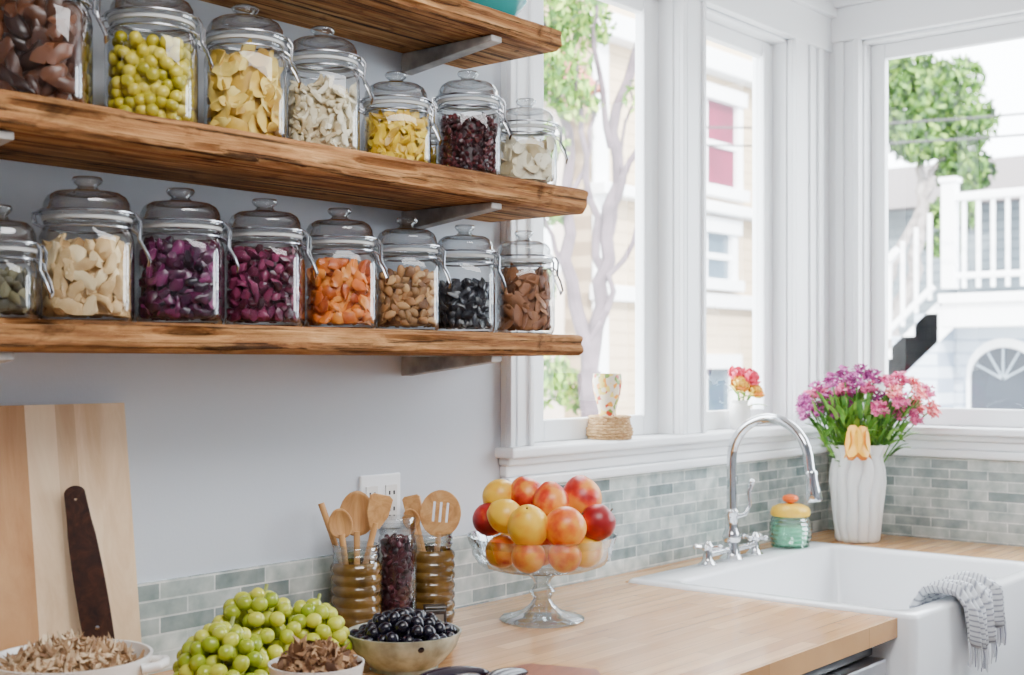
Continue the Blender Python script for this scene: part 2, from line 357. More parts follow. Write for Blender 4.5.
def fill(x,y,z,R,h,rot,name,label,mat,dims,N,amp=.22,bend=0,sub=2,cat='dried fruit',sp=.75,n=3.4,vary=.25):
    m=MB(); pts=[]; tries=0; ms=sorted(dims)[1]*2*sp
    while len(pts)<N and tries<N*25:
        tries+=1
        a=random.random()*6.283; rad=(serad(a,R,n)-.003-ms*.42)
        zz=random.uniform(.005+ms*.5,h)
        if zz>h-ms*1.2: rr=rad*math.sqrt(random.random())*.97
        else: rr=rad*(1-abs(random.gauss(0,.12)))
        if rr<0: continue
        zz+=math.sin(a*2+x*30)*.004*(zz/h)
        p=Vector((rr*math.cos(a),rr*math.sin(a),zz))
        if any((p-q).length_squared<ms*ms*.8 for q in pts): continue
        pts.append(p)
    for p in pts:
        k=[random.uniform(1-vary,1+vary) for _ in range(3)]
        R3=rrot()
        out=Vector((p.x,p.y,0)); 
        if out.length>.5*R and dims[2]<.6*dims[0]:
            o=out.normalized(); t=Vector((-o.y,o.x,0)); up=Vector((0,0,1)); ang=random.random()*6.28
            X=(t*math.cos(ang)+up*math.sin(ang)); Z=(o+Vector((random.gauss(0,.35),random.gauss(0,.35),random.gauss(0,.35)))).normalized(); Y=Z.cross(X).normalized(); X=Y.cross(Z)
            R3=Matrix((X,Y,Z)).transposed()
        i0=len(m.v)
        m.blob(p,(dims[0]*k[0],dims[1]*k[1],dims[2]*k[2]),R3,amp,sub,bend=bend*random.choice((-1,1,1)))
        for i in range(i0,len(m.v)):
            vx,vy,vz=m.v[i]; a=math.atan2(vy,vx); lim=serad(a,R,n)-.0025; r=math.hypot(vx,vy)
            if r>lim: f=lim/r; vx*=f; vy*=f
            if vz<.005: vz=.005
            m.v[i]=(vx,vy,vz)
    m.lathe([(R*.3,.006),(R*.78,.008),(R*.8,h*.5),(R*.78,h*.85),(R*.4,h*.93),(R*.05,h*.95)],seg=20)
    o=m.obj(name,mat,(x,y,z+.001),rot=(0,0,rot)); tag(o,label,cat,kind='stuff')
Z1=1.515; Z2=1.830
c_cashew=island('pale_ginger',[(.42,.24,.09),(.72,.50,.24),(.85,.67,.38)],.6)
c_purple=island('purple_dried',[(.010,.003,.010),(.05,.005,.03),(.20,.02,.11),(.02,.004,.016),(.10,.008,.05)],.3)
c_magenta=island('magenta_dried',[(.03,.003,.008),(.10,.008,.03),(.28,.04,.11),(.04,.004,.014),(.16,.02,.07)],.3)
c_orange=island('orange_dried',[(.34,.05,.008),(.72,.17,.015),(.80,.30,.05),(.45,.07,.01)],.4)
c_nuts=island('mixed_nuts',[(.13,.05,.015),(.42,.20,.07),(.62,.38,.17),(.20,.09,.03)],.6)
c_black=island('black_dried',[(.003,.003,.005),(.010,.010,.014),(.05,.05,.06)],.3)
c_bark=island('brown_bark',[(.10,.035,.012),(.24,.09,.035),(.40,.18,.08)],.6)
c_dates=island('brown_dates',[(.020,.007,.004),(.075,.024,.010),(.17,.06,.025)],.35)
c_green=island('green_yellow_olives',[(.36,.31,.012),(.58,.46,.025),(.70,.57,.07)],.25)
c_chips=island('yellow_chips',[(.50,.28,.02),(.78,.50,.07),(.86,.68,.20)],.5)
c_cream=island('cream_pieces',[(.50,.38,.20),(.76,.66,.44),(.88,.82,.64)],.5)
c_yellow=island('yellow_dried',[(.48,.27,.01),(.75,.48,.015),(.85,.62,.06)],.4)
c_red=island('dark_red_berries',[(.012,.003,.003),(.05,.008,.010),(.12,.02,.025)],.35)
c_greybr=island('grey_brown_herb',[(.03,.025,.012),(.10,.085,.04),(.20,.18,.09)],.6)
def J(x,y,z,R,H,rot,what,fn,lab,mat,dims,N,fr=.86,**k):
    hb=jar(x,y,z,R,H,rot,'clear clamp lid glass jar of '+what)
    fill(x,y,z+.004,R-.003,(hb-.012)*fr,rot,fn,lab,mat,dims,N,**k)
rt=-.75
J(.980,-.15,Z1,.055,.170,rt,'dark dried herbs','dried_herb','greyish brown dried herbs inside a glass jar',c_greybr,(.012,.008,.004),150,.75,cat='dried herbs')
J(1.125,-.15,Z1,.070,.227,rt+.1,'pale ginger pieces','ginger_piece','pale knobbly ginger pieces filling a glass jar',c_cashew,(.021,.011,.010),150,.78,bend=.5,cat='dried food')
J(1.298,-.15,Z1,.070,.227,rt,'dark purple dried fruit','dried_plum','glossy deep purple dried fruit filling a glass jar',c_purple,(.014,.010,.007),250,.90,amp=.35)
J(1.475,-.15,Z1,.068,.227,rt-.1,'magenta dried berries','dried_cherry','crimson magenta dried cherries filling a glass jar',c_magenta,(.013,.010,.008),250,.90,amp=.3)
J(1.652,-.15,Z1,.067,.227,rt+.1,'orange dried apricots','dried_apricot','bright orange dried apricot halves in a glass jar',c_orange,(.014,.011,.006),240,.82,amp=.3,bend=.4)
J(1.830,-.15,Z1,.064,.225,rt,'brown mixed nuts','mixed_nut','tan and brown shelled nuts in a glass jar',c_nuts,(.013,.008,.006),250,.80,cat='nuts')
J(2.000,-.15,Z1,.063,.225,rt-.1,'black dried fruit','black_raisin','black wrinkled dried fruit in a glass jar',c_black,(.015,.009,.006),200,.70,amp=.35)
J(2.170,-.17,Z1,.062,.225,rt+.1,'brown bark pieces','bark_chip','reddish brown bark pieces packed in a glass jar',c_bark,(.022,.011,.004),200,.92,cat='dried spice')
J(1.045,-.15,Z2,.073,.245,rt,'large brown dates and cinnamon','dried_date','large dark brown dates filling a glass jar',c_dates,(.028,.013,.012),120,.95)
J(1.243,-.15,Z2,.071,.238,rt,'yellow green olives','green_olive','round yellow green olives filling a glass jar',c_green,(.0115,.0115,.011),230,.88,amp=.04,cat='olives',vary=.08)
J(1.432,-.15,Z2,.070,.242,rt+.1,'yellow fruit chips','fruit_chip','thin folded yellow fruit chips in a glass jar',c_chips,(.025,.013,.003),210,.90,bend=.6)
J(1.610,-.15,Z2,.068,.240,rt,'cream coloured seeds','cream_bean','small cream coloured curved pieces in glass jar',c_cream,(.013,.006,.005),330,.82,bend=.8,cat='beans')
J(1.800,-.15,Z2,.066,.190,rt+.1,'golden yellow dried mango','dried_mango','golden yellow curled dried mango in a jar',c_yellow,(.018,.008,.004),190,.90,bend=.8)
J(2.020,-.05,Z2,.034,.165,rt,'yellow preserved peel','dried_peel','yellow peel strips in a small slim jar',c_yellow,(.012,.006,.003),90,.9)
J(1.988,-.17,Z2,.066,.222,rt,'dark red dried berries','dried_cranberry','tiny dark red berries filling a glass jar',c_red,(.0065,.006,.005),560,.90,sub=1)
J(2.158,-.185,Z2,.066,.190,rt-.1,'pale coconut flakes','coconut_flake','creamy white coconut flakes in a glass jar',c_cream,(.020,.015,.003),170,.88,bend=.5,cat='dried food')

# turquoise bowls on top shelf
m_teal=M('turquoise_glaze',(.03,.33,.33),.2)
tb=MB().lathe([(.03,0),(.032,.004),(.055,.02),(.075,.045),(.08,.052),(.077,.053),(.07,.045),(.05,.022),(.0,.01)],seg=36,capt=False).mesh('bowl',m_teal)
for i in range(3):
    tag(mkobj('bowl',tb,(2.06,-.165,2.1585+i*.013)),'turquoise glazed bowl stacked on the wood shelf','bowl','stacked turquoise bowls')

# ------------------------------------------------------------------ outlet
e=empty('wall_outlet',(1.90,-.0005,1.165)); tag(e,'white double wall outlet plate above the tiles','electrical outlet')
MB().box(-.058,.058,-.006,0,-.058,.058).obj('plate',m_trim,parent=e,smooth=False,bevel=.003)
for dx in (-.028,.028):
    so=MB().box(dx-.017,dx+.017,-.009,-.006,-.035,.035).obj('socket',m_ceramic,parent=e,smooth=False,bevel=.002)
    for dz in (-.02,.014):
        for ddx in (-.0065,.0065):
            MB().box(dx+ddx-.0015,dx+ddx+.0015,-.0105,-.009,dz,dz+.008).obj('slot',m_dark,parent=so,smooth=False)

# ------------------------------------------------------------------ counter, cabinets, sink
m=MB(); t=.042
SX0,SX1,SY0,SY1=2.66,3.60,-.09,-.84
m.box(-1.4,SX0,-.80,-.009,CZ-t,CZ); m.box(SX0,SX1,SY0,-.009,CZ-t,CZ); m.box(SX1,XB-.009,-.80,-.009,CZ-t,CZ)
o=m.obj('countertop',m_counter,smooth=False); tag(o,'light maple butcher block kitchen countertop around the sink','countertop')
def cabinet(x0,x1,label,doors=2,top=CZ-t-.001):
    e=empty('base_cabinet',(x0,-.01,0)); tag(e,label,'cabinet','white base cabinets')
    w=x1-x0
    MB().box(0,w,-.74,0,.09,top).box(.0,w,-.68,0,0,.09).obj('body',m_cab,parent=e,smooth=False,bevel=.002)
    for i in range(doors):
        a=w/doors*i+.008; b=w/doors*(i+1)-.008
        d=MB().box(a,b,-.76,-.741,.11,top-.02).box(a+.05,b-.05,-.765,-.76,.17,top-.08).obj('door',m_cab,parent=e,smooth=False,bevel=.003)
        MB().tube([(b-.03,-.761,top-.16),(b-.03,-.785,top-.16),(b-.03,-.785,top-.28),(b-.03,-.761,top-.28)],.005).obj('handle',m_steel,parent=d)
cabinet(-1.35,-.2,'white painted base cabinet with two panel doors')
cabinet(-.19,.95,'white painted base cabinet with two panel doors')
cabinet(.96,2.02,'white painted base cabinet with two panel doors')
cabinet(SX0,SX1,'white painted cabinet supporting the apron sink',2,.655)
cabinet(SX1+.01,XB-.01,'narrow white painted corner cabinet beside sink',1)
e=empty('dishwasher',(2.03,-.01,0)); tag(e,'stainless steel dishwasher under the wood countertop','dishwasher')
MB().box(0,.615,-.72,0,.02,CZ-t-.012).obj('body',m_dark,parent=e,smooth=False)
d=MB().box(.004,.611,-.775,-.725,.11,.825).obj('door',m_steel,parent=e,smooth=False,bevel=.006)
MB().box(.01,.605,-.745,-.722,.828,CZ-t-.006).obj('control_panel',M('appliance_panel',(.03,.03,.035),.25),parent=e,smooth=False,bevel=.002)
MB().tube([(.06,-.776,.79),(.06,-.81,.79),(.30,-.812,.79),(.555,-.81,.79),(.555,-.776,.79)],.009,12).obj('handle',m_steel,parent=d)
# apron sink
m=MB(); x0,x1,y0,y1=SX0+.001,SX1-.001,SY1,SY0-.001
ix0,ix1,iy0,iy1=SX0+.05,SX1-.05,SY1+.05,SY0-.115
zt,zb,zf=CZ+.008,.66,.70
def ring(xa,xb,ya,yb,z,r,n=6):
    pts=[]
    for cx,cy,a0 in ((xb-r,yb-r,0),(xa+r,yb-r,90),(xa+r,ya+r,180),(xb-r,ya+r,270)):
        for i in range(n+1):
            a=math.radians(a0+90*i/n); pts.append((cx+r*math.cos(a),cy+r*math.sin(a),z))
    return pts
rings=[ring(x0,x1,y0,y1,zb,.02),ring(x0,x1,y0,y1,zt-.01,.02),ring(x0+.003,x1-.003,y0+.003,y1-.003,zt-.003,.02),ring(x0+.009,x1-.009,y0+.009,y1-.009,zt,.02),
 ring(ix0-.01,ix1+.01,iy0-.01,iy1+.01,zt,.05),ring(ix0-.003,ix1+.003,iy0-.003,iy1+.003,zt-.004,.05),ring(ix0,ix1,iy0,iy1,zt-.012,.05),ring(ix0+.01,ix1-.01,iy0+.01,iy1-.01,zf+.04,.055),ring(ix0+.025,ix1-.025,iy0+.025,iy1-.025,zf+.01,.06),ring(ix0+.06,ix1-.06,iy0+.06,iy1-.06,zf,.06)]
vs=[p for r in rings for p in r]; S=len(rings[0]); fs=[]
for j in range(len(rings)-1):
    for i in range(S):
        k=(i+1)%S; fs.append([j*S+i,j*S+k,(j+1)*S+k,(j+1)*S+i])
fs+=[list(range(S)),[(len(rings)-1)*S+i for i in range(S)]]
e=empty('apron_sink',(0,0,0)); tag(e,'white fireclay apron front farmhouse kitchen sink','sink')
m.add(vs,fs).obj('basin',m_porc,parent=e,ang=60)
MB().lathe([(.045,0),(.045,.003),(.03,.004),(.028,-.0),(.0,-.0)],c=((ix0+ix1)/2,(iy0+iy1)/2,zf+.0005)).obj('drain',m_chrome,parent=e)

# faucet
fx,fy=3.105,-.135
fz=zt
e=empty('kitchen_faucet',(fx,fy,fz)); tag(e,'chrome gooseneck bridge faucet behind the white sink','faucet')
m=MB().lathe([(.032,0),(.033,.006),(.026,.012),(.022,.02),(.020,.05),(.024,.055),(.026,.065),(.023,.075),(.019,.085),(.017,.12),(.020,.124),(.020,.134),(.014,.140),(.0135,.27)],seg=28)
m.obj('faucet_body',m_chrome,parent=e)
pts=[(0,0,.25)]+[(0,-.115+.115*math.cos(a),.275+.115*math.sin(a)) for a in [math.pi*i/18*1.0 for i in range(0,18)]]+[(0,-.232,.262),(0,-.236,.25)]
MB().tube(pts,.0135,16).obj('spout',m_chrome,parent=e)
MB().lathe([(.014,0),(.016,-.006),(.015,-.02),(.019,-.05),(.021,-.075),(.018,-.08),(.0,-.078)][::-1],seg=24,c=(0,0,0)).obj('spray_head',m_chrome,(0,-.237,.255),parent=e,rot=(-.12,0,0))
def crosshandle(dx,dy,rz):
    h=MB().lathe([(.024,0),(.025,.005),(.018,.010),(.013,.018),(.012,.04),(.016,.044),(.016,.052),(.010,.058),(.008,.064),(.0,.066)],seg=20,c=(dx,dy,0))
    for a in (0,math.pi/2,math.pi,1.5*math.pi):
        a+=rz
        h.tube([(dx+.01*math.cos(a),dy+.01*math.sin(a),.048),(dx+.032*math.cos(a),dy+.032*math.sin(a),.050)],[.0045,.006],8)
        h.blob((dx+.033*math.cos(a),dy+.033*math.sin(a),.050),(.0075,.0075,.0075),amp=0,sub=2)
    h.obj('handle',m_chrome,parent=e)
crosshandle(-.125,.0,.4); crosshandle(.125,.0,.1)
MB().tube([(-.125,0,.03),(.125,0,.03)],.009,12).obj('bridge_pipe',m_chrome,parent=e)
MB().tube([(.0,-.014,.12),(.02,-.03,.125),(.035,-.036,.15),(.028,-.036,.185),(.035,-.04,.205)],[.006,.006,.005,.006,.007],10).blob((.037,-.041,.212),(.009,.009,.010),amp=0).obj('lever',m_chrome,parent=e)

# green ribbed jar with yellow lid
e=empty('candy_jar',(3.44,-.135,fz+.0005)); tag(e,'green ribbed glass jar with yellow lid, orange knob','jar')
m_gg=glass('green_glass',(.35,.80,.62),(.05,.36,.26),.12,.5,.06,power=1.5)
pr=[]
for i in range(29):
    z=.09*i/28; r=.052+.008*math.sin(math.pi*min(1,z/.09)); pr.append((r+.0018*math.sin(i*math.pi/2),z))
MB().lathe([(.04,0)]+pr,seg=48,capt=False,flute=lambda a,z:1+.015*math.cos(a*24)).obj('body',m_gg,parent=e)
MB().lathe([(.02,.004),(.045,.006),(.05,.045),(.045,.06),(.0,.062)],seg=32).obj('filling',M('green_soap',(.65,.90,.75),.4,var=.2,vscale=60),parent=e)
MB().lathe([(.054,.091),(.057,.096),(.057,.106),(.052,.116),(.035,.124),(.012,.127)],seg=48,flute=lambda a,z:1+.02*math.cos(a*20)).obj('lid',M('yellow_enamel',(.92,.54,.03),.3),parent=e)
MB().lathe([(.008,.126),(.010,.130),(.021,.134),(.024,.141),(.020,.149),(.008,.153)],seg=24).obj('knob',M('orange_enamel',(.82,.13,.01),.3),parent=e)

# towel over the sink front rim
def stripemat():
    m,nt,b=newmat('striped_linen')
    tc=nt.nodes.new('ShaderNodeTexCoord'); sp=nt.nodes.new('ShaderNodeSeparateXYZ'); nt.links.new(tc.outputs['UV'],sp.inputs[0])
    w=nt.nodes.new('ShaderNodeMath'); w.operation='MULTIPLY'; w.inputs[1].default_value=24; nt.links.new(sp.outputs[1],w.inputs[0])
    fr=nt.nodes.new('ShaderNodeMath'); fr.operation='FRACT'; nt.links.new(w.outputs[0],fr.inputs[0])
    r=nt.nodes.new('ShaderNodeValToRGB'); e=r.color_ramp.elements
    e[0].color=(.74,.75,.78,1); e[0].position=.35; e[1].position=.6; e[1].color=(.24,.25,.30,1); x=e.new(.85); x.color=(.74,.75,.78,1)
    nt.links.new(fr.outputs[0],r.inputs[0])
    nt.links.new(r.outputs[0],b.inputs['Base Color']); b.inputs['Roughness'].default_value=.9; return m
m_towel=stripemat()
path=[(-.745,CZ-.10),(-.757,CZ-.05),(-.765,CZ-.005),(-.779,CZ+.018),(-.80,CZ+.024),(-.825,CZ+.023),(-.845,CZ+.018),(-.857,CZ+.0),(-.860,CZ-.03),(-.862,CZ-.06),(-.863,CZ-.085)]
NX=48; vs=[];uv=[]
for j,(py,pz) in enumerate(path):
    for i in range(NX+1):
        u=i/NX; wdt=.21+.02*math.sin(j*.5)
        x=2.945+ (u-.5)*wdt + j*.004
        fo=.010*math.sin(u*22+j*.25)+.005*math.sin(u*41+1+j*.4)
        if j<3: vs.append((x,py+abs(fo)*1.2,pz))
        elif j<7: vs.append((x,py,pz+abs(fo)*1.8))
        else: vs.append((x,py-abs(fo)*1.8-.001,pz-.02*math.sin(u*5)))
        uv.append((u,j/(len(path)-1)))
fs=[[j*(NX+1)+i,j*(NX+1)+i+1,(j+1)*(NX+1)+i+1,(j+1)*(NX+1)+i] for j in range(len(path)-1) for i in range(NX)]
e=empty('kitchen_towel',(0,0,0)); tag(e,'grey striped fringed cotton towel over sink rim','towel')
mb=MB().add(vs,fs); cl=mb.obj('cloth',m_towel,parent=e,ang=180)
ul=cl.data.uv_layers.new(name='UVMap')
for l in cl.data.loops: ul.data[l.index].uv=uv[l.vertex_index]
sm=cl.modifiers.new('th','SOLIDIFY'); sm.thickness=.003; sm.offset=1
m=MB(); last=vs[-(NX+1):]
for i in range(0,NX+1):
    x,y,z=last[i]; y-=.002
    m.tube([(x,y,z+.004),(x+random.uniform(-.003,.003),y-.002,z-.018),(x+random.uniform(-.006,.006),y-.001,z-.04-random.random()*.012)],[.0016,.0019,.0012],5,mi=i%3%2)
o=m.obj('fringe',[M('fringe_cotton',(.70,.70,.74),.9),M('fringe_navy',(.34,.34,.40),.9)],parent=e)

# ------------------------------------------------------------------ vase with flowers
vx,vy=3.74,-.205
m_vase=M('white_fluted_vase',(.84,.85,.84),.3)
base_p=[(0,.058),(.006,.064),(.05,.069),(.12,.077),(.18,.082),(.22,.080),(.245,.074),(.262,.072),(.280,.080),(.296,.086)]
vp=[]
for (z0,r0),(z1,r1) in zip(base_p,base_p[1:]):
    for k in range(4): vp.append((r0+(r1-r0)*k/4,z0+(z1-z0)*k/4))
vp+= [(.086,.296),(.081,.296),(.066,.262),(.068,.22),(.056,.1),(.05,.02),(.0,.015)]
def fl(a,z):
    w=a*6+.5*math.sin(z*20)+.35*math.sin(z*41+a*2)
    return 1.04-.19*(1-abs(math.sin(w)))**2.0+.05*max(0,(z-.25)/.04)*math.cos(a*5+1)
e=tag(MB().lathe(vp,seg=240,capt=False,flute=fl).obj('flower_vase',m_vase,(vx,vy,CZ+.0005),ang=75),'white fluted ceramic vase holding pink flowers','vase')
m_stem=M('flower_stem_green',(.09,.26,.03),.5,var=.3,vscale=30)
m_leaf=island('leaf_green',[(.03,.13,.01),(.10,.30,.025),(.26,.48,.06)],.5)
def floret_cluster(cols,name,rad,n,ps):
    m=MB()
    for i in range(n):
        d=Vector((random.gauss(0,1),random.gauss(0,1),random.gauss(.3,.9))).normalized()*rad*random.uniform(.45,1)
        for k in range(4):
            a=k*1.57+random.random()
            R3=Euler((random.uniform(-.8,.8),random.uniform(-.8,.8),a)).to_matrix()
            m.blob(d+R3@Vector((ps*.6,0,0)),(ps*.7,ps*.42,ps*.18),R3,.1,1)
    return m.mesh('blossom',island(name,cols,.55))
HM=[floret_cluster([(.20,.010,.13),(.46,.04,.27),(.68,.18,.48)],'purple_petal',.030,30,.011),
    floret_cluster([(.50,.015,.16),(.80,.09,.28),(.90,.34,.48)],'pink_petal',.032,30,.013),
    floret_cluster([(.75,.05,.12),(.90,.18,.20),(.95,.46,.44)],'coral_petal',.030,28,.013)]
def rose(mat,s=1):
    m=MB()
    for ringi,(n,r,h) in enumerate(((3,.006,.022),(5,.013,.02),(6,.021,.014),(7,.028,.008))):
        for k in range(n):
            a=2*math.pi*k/n+ringi*.6
            R3=(Euler((0,0,a)).to_matrix())@(Euler((0,-1.25+ringi*.22,0)).to_matrix())
            m.blob(Vector((math.cos(a)*r*s,math.sin(a)*r*s,h*s)),(.017*s,.015*s,.0025*s),R3,.08,2,bend=.5)
    return m.mesh('blossom',mat)
ROSE_P=rose(island('rose_pink',[(.75,.02,.10),(.90,.12,.22)],.5)); ROSE_Y=rose(island('tulip_yellow',[(.90,.45,.02),(.95,.66,.08),(.92,.30,.04)],.45),.9)
def tulip(mat):
    m=MB()
    for k in range(6):
        a=2*math.pi*k/6; R3=(Euler((0,0,a)).to_matrix())@(Euler((0,-1.45,0)).to_matrix())
        m.blob(Vector((math.cos(a)*.014,math.sin(a)*.014,.025)),(.032,.018,.003),R3,.05,2,bend=-.25)
    return m.mesh('blossom',mat)
TUL=tulip(island('tulip_petals',[(.92,.42,.01),(.92,.60,.05),(.88,.18,.02)],.4))
def flower(base,head,hm,label,grp,leafn=2,aim=None,sc=1,mid=None):
    base=Vector(base); head=Vector(head); L=head-base
    e=empty('flower',base); tag(e,label,'flower',grp)
    mid=mid or Vector((L.x*.35,L.y*.35,L.z*.55))
    P=[Vector((0,0,0)).lerp(mid,t/6).lerp(mid.lerp(L,t/6),t/6) for t in range(7)]
    MB().tube(P,.0022,6).obj('stem',m_stem,parent=e)
    o=mkobj('blossom',hm,L,e); o.scale=(sc,)*3
    d=(L-mid).normalized() if aim is None else Vector(aim).normalized()
    o.rotation_euler=d.to_track_quat('Z','Y').to_euler()
    for i in range(leafn):
        t=random.uniform(.45,.9); p=P[int(t*6)]
        a=random.random()*6.28; ln=random.uniform(.025,.045)
        dr=Vector((math.cos(a),math.sin(a),random.uniform(.1,.9))).normalized()
        q=dr.to_track_quat('X','Z').to_matrix()
        MB().blob(p+dr*ln*.8,(ln,ln*.28,.0015),q,.05,2,bend=-.3).obj('leaf',m_leaf,parent=e)
fl_list=[(-.175,.12,0),(-.160,.17,1),(-.130,.20,0),(-.135,.13,0),(-.105,.235,0),(-.095,.165,0),(-.060,.255,0),(-.055,.195,1),(-.025,.235,0),(-.02,.16,0),(.01,.265,0),(.02,.20,1),(.045,.245,0),(.06,.17,0),(.08,.225,1),(.10,.16,1),(.12,.21,2),(.145,.135,1),(.165,.185,2),(.185,.14,2),(.20,.19,1),(.215,.13,2),(.16,.10,1),(.115,.11,1),(-.08,.12,0),(.04,.13,1),(-.03,.20,0),(.09,.19,2),(-.19,.155,0),(-.115,.185,1),(.14,.235,1),(.18,.22,2)]
lab=['purple pink clustered blossom on slender green stem','bright pink clustered blossom in the white vase','coral pink clustered blossom in the white vase']
for s,h,t in fl_list:
    d=random.uniform(-.10,.03)
    hd=Vector((vx,vy,CZ+.295))+R_*(s*.95)+V_*d+Vector((0,0,h*.84))
    hd.x=min(hd.x,XB-.05)
    hd.y=min(hd.y,-.06)
    b=Vector((vx,vy,CZ+.12))+R_*s*.15
    flower(b,hd,HM[t],lab[t],'bouquet in the white vase',leafn=5,sc=random.uniform(.75,.98),mid=Vector((R_*s*.18))+Vector((0,0,.165)))
flower((vx-.01,vy-.01,CZ+.15),(vx-.098,vy-.045,CZ+.345),TUL,'drooping yellow orange tulip over vase rim','bouquet in the white vase',1,aim=(-.22,-.12,-1),mid=Vector((-.06,-.025,.23)),sc=1.6)
m=MB()
for i in range(260):
    s=random.uniform(-.15,.15); h=random.uniform(.01,.15); d=random.uniform(-.10,.02)
    c=Vector((0,0,.295))+R_*s*(.4+h*5)+V_*d*(.5+h*3)+Vector((0,0,h)); ln=random.uniform(.02,.038)
    if vx+c.x>XB-.05: continue
    dr=(c-Vector((0,0,.2))+Vector((random.gauss(0,.03),random.gauss(0,.03),random.gauss(0,.03)))).normalized()
    m.blob(c,(ln,ln*.30,.0015),dr.to_track_quat('X','Z').to_matrix(),.05,1,bend=-.3)
o=m.obj('foliage',m_leaf,(vx,vy,CZ)); tag(o,'fresh green leafy filler between bouquet stems','foliage',kind='stuff')

# sill vase near second window with roses
sv=(3.385,.0,1.2605)
tag(MB().lathe([(.025,0),(.028,.004),(.032,.03),(.030,.06),(.022,.075),(.025,.085),(.022,.085),(.018,.07),(.026,.03),(.0,.01)],seg=32,capt=False).obj('bud_vase',m_ceramic,sv),'small white bud vase on the window sill','vase')
for dx,dy,dz,hm,lb in ((-.03,-.01,.125,ROSE_Y,'yellow rose in small sill vase'),(.01,-.02,.145,ROSE_P,'pink rose blossom in small sill vase'),(.04,-.015,.11,ROSE_Y,'yellow rose in small sill vase'),(-.005,.012,.15,ROSE_P,'pink rose blossom in small sill vase'),(.02,-.03,.105,ROSE_Y,'yellow rose in small sill vase')):
    flower((sv[0],sv[1],sv[2]+.03),(sv[0]+dx,sv[1]+dy,sv[2]+dz),hm,lb,'roses on the window sill',1,sc=.9,aim=(dx*5-.2,-.6,.6))
m_wick=wood('wicker',[(.22,.10,.035),(.55,.34,.15),(.76,.57,.34)],(60,60,200),.7,bump=.5)
e=empty('woven_basket',(2.72,-.002,1.2605)); tag(e,'small round woven straw basket on window sill','basket')
m=MB()
for k in range(8):
    z=.004+k*.0075; r=.052+.004*math.sin(k*.8)
    m.tube([((r+.0022*math.sin(i*math.pi/2+k*math.pi))*math.cos(2*math.pi*i/64),(r+.0022*math.sin(i*math.pi/2+k*math.pi))*math.sin(2*math.pi*i/64),z) for i in range(64)],.0042,6,closed=True)
m.lathe([(.0,.002),(.050,.002),(.050,.054),(.0,.055)],seg=24,capb=False,capt=False)
m.obj('basket_weave',m_wick,parent=e)
m_pat,nt,b=newmat('patterned_glaze')
vo=nt.nodes.new('ShaderNodeTexVoronoi'); vo.inputs['Scale'].default_value=95; tc=nt.nodes.new('ShaderNodeTexCoord'); nt.links.new(tc.outputs['Object'],vo.inputs['Vector'])
r=nt.nodes.new('ShaderNodeValToRGB'); r.color_ramp.interpolation='CONSTANT'; el=r.color_ramp.elements
el[0].color=(.85,.74,.55,1); el[1].position=.38; el[1].color=(.85,.36,.05,1)
for p,c in ((.5,(.55,.07,.03)),(.6,(.85,.68,.16)),(.75,(.80,.72,.58)),(.9,(.24,.36,.08))): x=el.new(p); x.color=(*c,1)
sx=nt.nodes.new('ShaderNodeSeparateXYZ'); nt.links.new(vo.outputs['Color'],sx.inputs[0]); nt.links.new(sx.outputs[0],r.inputs[0]); nt.links.new(r.outputs[0],b.inputs['Base Color']); b.inputs['Roughness'].default_value=.25
tag(MB().lathe([(.022,0),(.024,.004),(.022,.014),(.027,.035),(.035,.065),(.038,.090),(.036,.112),(.033,.112),(.032,.09),(.0,.05)],seg=36,capt=False).obj('patterned_goblet',m_pat,(2.71,-.002,1.3165)),'pastel floral patterned goblet standing on woven basket','goblet')

# ------------------------------------------------------------------ fruit stand
FX,FY=2.15,-.235
e=empty('glass_fruit_stand',(FX,FY,CZ+.0005)); tag(e,'clear pressed glass pedestal bowl piled with fruit','fruit stand')
MB().lathe([(.055,.0),(.088,0),(.090,.004),(.084,.009),(.060,.014),(.040,.022),(.026,.034),(.018,.046),(.024,.054),(.028,.062),(.022,.070),(.016,.078),(.020,.088),(.032,.098),(.045,.104)],seg=48,flute=lambda a,z:1+.012*math.cos(a*16)).obj('pedestal',m_bowlglass,parent=e)
MB().lathe([(.0,.104),(.05,.105),(.10,.109),(.132,.120),(.146,.140),(.150,.165),(.156,.180),(.159,.181),(.157,.176),(.152,.163)],seg=64,capb=False,capt=False,flute=lambda a,z:1+.010*math.cos(a*24)*(1 if z<.17 else .3)).obj('bowl',m_bowlglass,parent=e)
def fruitmat(name,c1,c2,c3,off,bias=0):
    m,nt,b=newmat(name)
    tc=nt.nodes.new('ShaderNodeTexCoord'); n=nt.nodes.new('ShaderNodeTexNoise'); n.inputs['Scale'].default_value=.9; n.inputs['Detail'].default_value=3; n.inputs['Roughness'].default_value=.45
    oi=nt.nodes.new('ShaderNodeObjectInfo'); ad=nt.nodes.new('ShaderNodeVectorMath'); ad.operation='ADD'
    ml=nt.nodes.new('ShaderNodeMath'); ml.operation='MULTIPLY'; ml.inputs[1].default_value=30; nt.links.new(oi.outputs['Random'],ml.inputs[0])
    nt.links.new(tc.outputs['Object'],ad.inputs[0]); nt.links.new(ml.outputs[0],ad.inputs[1]); nt.links.new(ad.outputs[0],n.inputs['Vector'])
    r=nt.nodes.new('ShaderNodeValToRGB'); e=r.color_ramp.elements; e[0].position=.38+bias; e[0].color=(*c1,1); e[1].position=.62+bias; e[1].color=(*c3,1); x=e.new(.5+bias); x.color=(*c2,1)
    nt.links.new(n.outputs[0],r.inputs[0]); nt.links.new(r.outputs[0],b.inputs['Base Color']); b.inputs['Roughness'].default_value=.36
    return m
fm_red=fruitmat('nectarine_red',(.28,.005,.010),(.46,.012,.012),(.72,.11,.015),1,.06)
